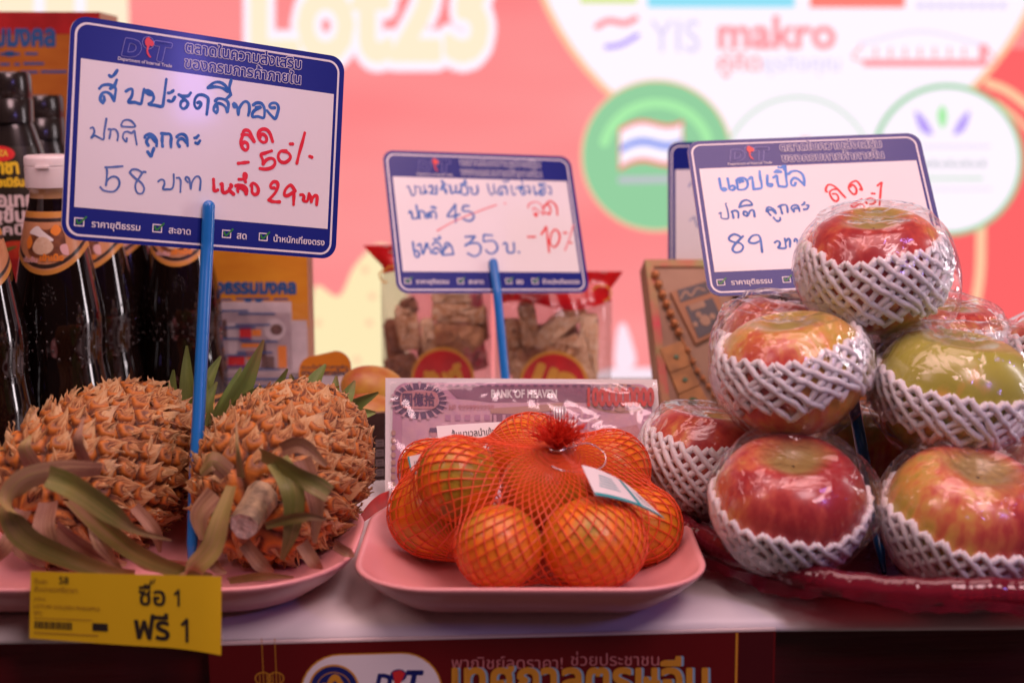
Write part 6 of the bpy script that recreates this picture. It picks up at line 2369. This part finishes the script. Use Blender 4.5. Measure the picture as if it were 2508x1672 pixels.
candy('pink_candy', 'small pink candy near the top right of the left candy bag', plL, 1166, 728, 26, 40, 0.1, M_PINKC)
candy('peanut_bar', 'brown candy at the lower left behind the round emblem of the left bag', plL, 985, 900, 70, 60, 0.2, M_DARKC)
candy('sesame_bar', 'long tan sesame bar lying diagonally in the right candy bag', plR, 1368, 796, 134, 44, 0.72, M_PALE)
candy('peanut_bar', 'upright peanut bar at the left of the diagonal one in the right bag', plR, 1294, 792, 36, 96, 0.12, M_SES)
candy('peanut_bar', 'level peanut bar under the diagonal one in the right candy bag', plR, 1340, 866, 130, 36, 0.05, M_PEA)
candy('sesame_bar', 'short sesame bar at the right under the diagonal one in the right bag', plR, 1392, 846, 60, 40, 0.25, M_SES)
candy('sesame_bar', 'sesame bar low at the left of the round emblem in the right bag', plR, 1278, 912, 40, 60, 0.1, M_SES)
candy('sesame_bar', 'tan sesame bar at the right of the round emblem in the right bag', plR, 1420, 905, 46, 70, 0.5, M_PALE)
candy('peanut_candy', 'tall pale tan slab at the far right of the right candy bag', plR, 1442, 850, 40, 150, 0.0, M_PALE)

candy('peanut_bar', 'brown candy pressed against the seam at the right edge of the left bag', plL, 1178, 800, 30, 60, 0.1, M_DARKC, dn=-0.002)
candy('twist_candy', 'tan candy hidden behind the peanut piece in the left bag', plL, 1060, 880, 60, 70, 0.3, M_SES, dn=-0.006)
candy('sesame_bar', 'tan bar standing behind the upright sesame bar at the left bag edge', plL, 966, 850, 40, 120, 0.05, M_DARKC, dn=-0.006)
candy('peanut_bar', 'brown bar standing behind the diagonal sesame bar in the right bag', plR, 1330, 830, 150, 60, 0.1, M_DARKC, dn=-0.008)
candy('twist_candy', 'tan candy behind the seam at the left edge of the right bag', plR, 1250, 850, 44, 120, 0.0, M_SES, dn=-0.008)

# ------------------------------------------------------------------ bank note packet
M_NOTE = mat('note_purple', (0.46, 0.235, 0.38), rough=0.5, color2=(0.56, 0.31, 0.42), vscale=60)
M_NOTE2 = mat('note_lilac', (0.60, 0.37, 0.48), rough=0.5, color2=(0.68, 0.43, 0.48), vscale=240)
M_NOTED = mat('note_dark_violet', (0.12, 0.070, 0.150), rough=0.5)
M_NOTEM = mat('note_mauve', (0.25, 0.115, 0.185), rough=0.5, color2=(0.31, 0.15, 0.22), vscale=120)
M_NOTER = mat('note_red', (0.60, 0.075, 0.065), rough=0.5)
M_NOTEP = mat('note_pink', (0.62, 0.34, 0.36), rough=0.5, color2=(0.52, 0.22, 0.24), vscale=200)
M_NOTEB = mat('note_tan', (0.50, 0.30, 0.24), rough=0.5)
bl, br_ = P(943, 1236, 0.880), P(1630, 1240, 0.880)
tl = P(943, 929, 0.912)
PN = Plane(bl, br_ - bl, tl - bl)
W_ = np.linalg.norm(br_ - bl)
_, H_ = PN.uv(1270, 927)
notes = thing('bank_note_packet', 'plastic wrapped packet of purple paper bank notes on a white board behind the oranges', 'bank notes', PN.pt(W_ / 2, 0))
mb = MB()
uTL = PN.uv(944, 928)[0]
uTR = PN.uv(1609, 924)[0]
back = [(0, 0), (W_, 0), (uTR, H_), (uTL, H_)]
mb.poly(PN, back, 0, 0, thick=0.012)
mb.build('backing_board', M_PAPER, notes, smooth=False)
e = 0.00025
mb = MB()
n1 = PN.uv(956, 950)
n2 = PN.uv(1600, 940)
mb.poly(PN, rrect(0.0035, 0.001, uTR - 0.0035, H_ - 0.0032, 0.009), e, 0)
mb.poly(PN, rrect(0.010, 0.001, uTR - 0.010, H_ - 0.014, 0.004), 2 * e, 1)
px_poly(PN, mb, [(1092, 946), (1500, 940), (1440, 986), (1340, 984), (1200, 985), (1120, 975)], 3, 3 * e)
px_circ(PN, mb, 1028, 982, 66, 2, 4 * e, 44)
px_circ(PN, mb, 1028, 982, 48, 1, 5 * e, 27)
for k in range(20):
    a = 2 * math.pi * k / 20
    x_, y_ = 1028 + 60 * math.cos(a), 982 + 38 * math.sin(a)
    px_poly(PN, mb, [(1028 + 47 * math.cos(a), 982 + 27 * math.sin(a)), (1028 + 72 * math.cos(a + 0.06), 982 + 47 * math.sin(a + 0.06)), (1028 + 72 * math.cos(a - 0.06), 982 + 47 * math.sin(a - 0.06))], 1, 6 * e)
px_poly(PN, mb, rrect(980, 958, 1074, 1002, 18), 5, 7 * e)
px_text(PN, mb, '圓億拾', 986, 1066, 992, 2, 0.03, 8 * e, 1.25)
px_text(PN, mb, 'BANK OF HEAVEN', 1203, 1364, 974, 6, 0.040, 5 * e, 1.4)
px_circ(PN, mb, 1518, 976, 82, 7, 3 * e, 36)
px_circ(PN, mb, 1518, 976, 76, 1, 4 * e, 30)
for k in range(12):
    a = 2 * math.pi * k / 12
    px_circ(PN, mb, 1518 + 60 * math.cos(a), 976 + 26 * math.sin(a), 14, 7 if k % 2 else 3, 5 * e, 6)
px_text(PN, mb, '1000000000', 1438, 1602, 993, 4, 0.055, 8 * e, 1.75)
px_text(PN, mb, '№ 9999999999', 1100, 1210, 1004, 5, 0.02, 4 * e)
px_poly(PN, mb, [(1200, 1000), (1300, 994), (1380, 986), (1372, 1004), (1280, 1014), (1202, 1012)], 7, 4 * e)
px_box(PN, mb, 1204, 1014, 1378, 1120, 3, 4 * e)
for k in range(8):
    px_box(PN, mb, 1208 + k * 22, 1016, 1216 + k * 22, 1110, 1, 5 * e)
px_box(PN, mb, 1356, 996, 1386, 1046, 6, 5 * e)
for k in range(4):
    px_box(PN, mb, 1359 + k * 7, 998, 1362 + k * 7, 1044, 3, 6 * e)
# two small robed figures printed at the left
for x_, y_, s_ in ((1062, 1062, 1.0), (1032, 1098, 1.0)):
    px_poly(PN, mb, [(x_ - 22, y_ + 80), (x_ - 20, y_ + 18), (x_ - 8, y_ + 8), (x_ + 8, y_ + 8), (x_ + 20, y_ + 18), (x_ + 22, y_ + 80)], 4 if y_ > 1080 else 6, 4 * e)
    px_circ(PN, mb, x_, y_, 9, 5, 5 * e, 11)
    px_poly(PN, mb, [(x_ - 11, y_ - 3), (x_ - 9, y_ - 14), (x_ + 9, y_ - 14), (x_ + 11, y_ - 3)], 2, 6 * e)
for x_ in (958, 1588):
    for k in range(9):
        px_circ(PN, mb, x_ + 6, 1060 + k * 18, 6, 7, 4 * e, 7)
for k in range(26):
    px_box(PN, mb, 1060 + k * 19, 943, 1070 + k * 19, 946, 2, 6 * e)
for k in range(10):
    px_box(PN, mb, 1090 + (k % 5) * 24, 1016 + (k // 5) * 26, 1104 + (k % 5) * 24, 1030 + (k // 5) * 26, 0, 4 * e)
    px_box(PN, mb, 1396 + (k % 5) * 16, 1010 + (k // 5) * 26, 1406 + (k % 5) * 16, 1024 + (k // 5) * 26, 0, 4 * e)
px_poly(PN, mb, [(1500, 1050), (1560, 1040), (1590, 1100), (1580, 1180), (1500, 1180)], 5, 4 * e)
mb.build('note_print', [M_NOTE, M_NOTE2, M_NOTED, M_NOTEM, M_NOTER, M_NOTEP, M_PAPER, M_NOTEB], notes, smooth=False)
mb = MB()
gu, gv = np.linspace(0.002, W_ - 0.004, 60), np.linspace(0.0, H_ - 0.003, 30)
mb.grid(np.array([[PN.pt(u, v, 0.0030 + 0.0012 * math.sin(u * 90 + v * 210 + 2 * math.sin(u * 40)) + 0.0022 * math.exp(-((v - H_ + 0.006 + 0.004 * math.sin(u * 50)) / 0.002) ** 2)) for u in gu] for v in gv]))
mb.build('wrapping_film', film('wrap_film', rough=0.09, gloss=0.05, haze=0.06, bump=0.6, bscale=22, bdist=0.008), notes)

# ------------------------------------------------------------------ paper jewellery set in a window box
bl, br_ = P(1630, 1075, 1.070), P(2010, 1075, 1.085)
tl = P(1579, 638, 1.165)
PJ = Plane(bl, br_ - bl, tl - bl)
J = lambda px, py: PJ.uv(px, py)
WJ = J(2005, 900)[0]
HJ = J(1700, 638)[1]
sh = J(1579, 640)[0]
jew = thing('paper_jewellery_set', 'window box of gold paper jewellery with bead chain and framed stamp behind the apples', 'gift set', PJ.pt(WJ / 2, 0))
M_JB = mat('jewel_backing', (0.40, 0.25, 0.155), rough=0.55, color2=(0.30, 0.175, 0.105), vscale=25)
M_JF = mat('jewel_frame', (0.58, 0.05, 0.07), rough=0.5, color2=(0.24, 0.34, 0.10), vscale=34)
M_JGOLD = mat('jewel_gold', (0.34, 0.155, 0.04), rough=0.42, metal=0.15, var=0.3, vscale=90)
M_JBEAD = mat('jewel_copper', (0.42, 0.17, 0.06), rough=0.28, metal=0.4)
M_JBLK = mat('jewel_black', (0.035, 0.030, 0.035), rough=0.3)
M_JGRN = mat('jewel_green', (0.025, 0.10, 0.025), rough=0.25)
M_JBRN = mat('jewel_wood', (0.34, 0.15, 0.06), rough=0.5)
mb = MB()
mb.add([PJ.pt(sh, HJ, 0), PJ.pt(WJ, HJ, 0), PJ.pt(WJ, 0, 0), PJ.pt(0, 0, 0), PJ.pt(sh, HJ, -0.02), PJ.pt(WJ, HJ, -0.02), PJ.pt(WJ, 0, -0.02), PJ.pt(0, 0, -0.02)],
       [(3, 2, 1, 0), (4, 5, 6, 7), (0, 1, 5, 4), (1, 2, 6, 5), (2, 3, 7, 6), (3, 0, 4, 7)])
mb.build('backing', M_JB, jew, smooth=False)
mb = MB()


def jbar(pts, n, th_, mi=0):
    q = [J(x, y) for x, y in pts]
    ar = sum(q[i][0] * q[(i + 1) % len(q)][1] - q[(i + 1) % len(q)][0] * q[i][1] for i in range(len(q)))
    mb.poly(PJ, q if ar > 0 else q[::-1], n, mi, thick=th_)


jbar([(1579, 638), (1598, 638), (1650, 1075), (1630, 1075)], 0.002, 0.0022)
jbar([(1598, 638), (2005, 638), (2005, 655), (1600, 655)], 0.002, 0.0022)
mb.build('patterned_frame', M_JF, jew, smooth=False)
mb = MB()
uvs = [(1603, 678), (1611, 702), (1620, 726), (1630, 749), (1640, 773), (1650, 797), (1660, 818), (1683, 862), (1695, 888), (1706, 912), (1720, 930), (1734, 950), (1748, 972), (1760, 992)]
T, PH = np.meshgrid(np.linspace(0, math.pi, 12), np.arange(16) * 2 * math.pi / 16, indexing='ij')
for k, (x_, y_) in enumerate(uvs):
    r_ = 0.0036 if k < 7 else 0.0026
    c_ = PJ.pt(*J(x_, y_), r_ + 0.0006)
    mb.grid(c_ + r_ * np.stack([np.sin(T) * np.cos(PH), np.sin(T) * np.sin(PH), np.cos(T)], -1), closed_u=True, flip=True)
mb.tube(catmull([PJ.pt(*J(x_, y_), 0.003) for x_, y_ in uvs], 2), 0.0008, 5)
mb.build('bead_chain', M_JBEAD, jew)
mb = MB()
jbar([(1640, 720), (1745, 688), (1780, 808), (1702, 846)], 0.0035, 0.0035, 0)
jbar([(1656, 716), (1730, 694), (1738, 722), (1664, 746)], 0.0039, 0.0003, 1)
jbar([(1676, 756), (1742, 734), (1774, 802), (1708, 834)], 0.0039, 0.0003, 1)
jbar([(1684, 754), (1720, 742), (1726, 756), (1690, 768)], 0.0043, 0.0003, 2)
for cx_, cy_, r_ in ((1724, 790, 15), (1708, 776, 8), (1742, 780, 8), (1700, 800, 7), (1752, 806, 7)):
    q = ellipse(*J(cx_, cy_), 0.00030 * r_, 0.00034 * r_, 14)
    mb.poly(PJ, q, 0.0044, 2)
stroke(mb, PJ.pt, [J(1664, 738), J(1676, 720), J(1690, 730), J(1704, 712), J(1722, 716)], 0.0016, 0.0042, 2)
mb.build('framed_stamp', [M_JBRN, M_JBLK, M_JB], jew, smooth=False)
mb = MB()
seg = [((1614, 858), (1672, 836)), ((1640, 918), (1690, 900)), ((1660, 970), (1712, 948)), ((1668, 1030), (1740, 1000)), ((1690, 1072), (1760, 1040))]
for k in range(4):
    (a, b), (c, d) = seg[k], seg[k + 1]
    jbar([a, b, (d[0] - 1, d[1] - 2), (c[0] - 1, c[1] - 2)], 0.003, 0.003, 0)
    mid = ((a[0] + b[0] + c[0] + d[0]) / 4, (a[1] + b[1] + c[1] + d[1]) / 4)
    q = ellipse(*J(*mid), 0.0040 if k == 2 else 0.0022, 0.0034 if k == 2 else 0.0018, 16)
    mb.poly(PJ, q, 0.0042, 1, thick=0.0012)
mb.build('gold_bracelet', [M_JGOLD, M_JGRN], jew, smooth=False)
mb = MB()
ring = [PJ.pt(*J(1850 + 50 * math.cos(a), 712 + 40 * math.sin(a)), 0.004) for a in np.linspace(0, 2 * math.pi, 33)[:-1]]
mb.tube(np.array(ring), 0.0042, 8, closed=True)
ring = [PJ.pt(*J(1950 + 40 * math.cos(a), 706 + 40 * math.sin(a)), 0.004) for a in np.linspace(0, 2 * math.pi, 33)[:-1]]
mb.tube(np.array(ring), 0.0036, 8, closed=True)
mb.build('black_ring_band', M_JBLK, jew)

# ------------------------------------------------------------------ blue festive box behind the apples
PK_ = Plane(P(2120, 1090, 1.02) * np.array([1, 1, 0]), (1, 0, 0), (0, 0.02, 1))
kb = thing('festive_box', 'blue box printed with red and orange squares seen through the gap between the apples', 'box', PK_.pt(0, 0))
k0, _ = PK_.uv(2040, 900)
k1, kt = PK_.uv(2290, 800)
mb = MB()
mb.box((k0, 0, -0.05), (k1, kt, 0), 0, PK_)
mb.build('carton', mat('festive_blue', (0.02, 0.075, 0.17), rough=0.45, var=0.3, vscale=40), kb, smooth=False)
mb = MB()
r0 = np.random.default_rng(5)
for k in range(40):
    x_, y_ = 2064 + (k % 7) * 28 + r0.integers(-4, 4), 812 + (k // 7) * 34 + r0.integers(-4, 4)
    px_box(PK_, mb, x_, y_, x_ + 18, y_ + 18, k % 3, 0.0003)
px_poly(PK_, mb, [(2050, 950), (2110, 930), (2170, 950), (2170, 1060), (2050, 1060)], 1, 0.0006)
mb.build('box_print', [M_LRED, M_LORNG, M_GRNP], kb, smooth=False)
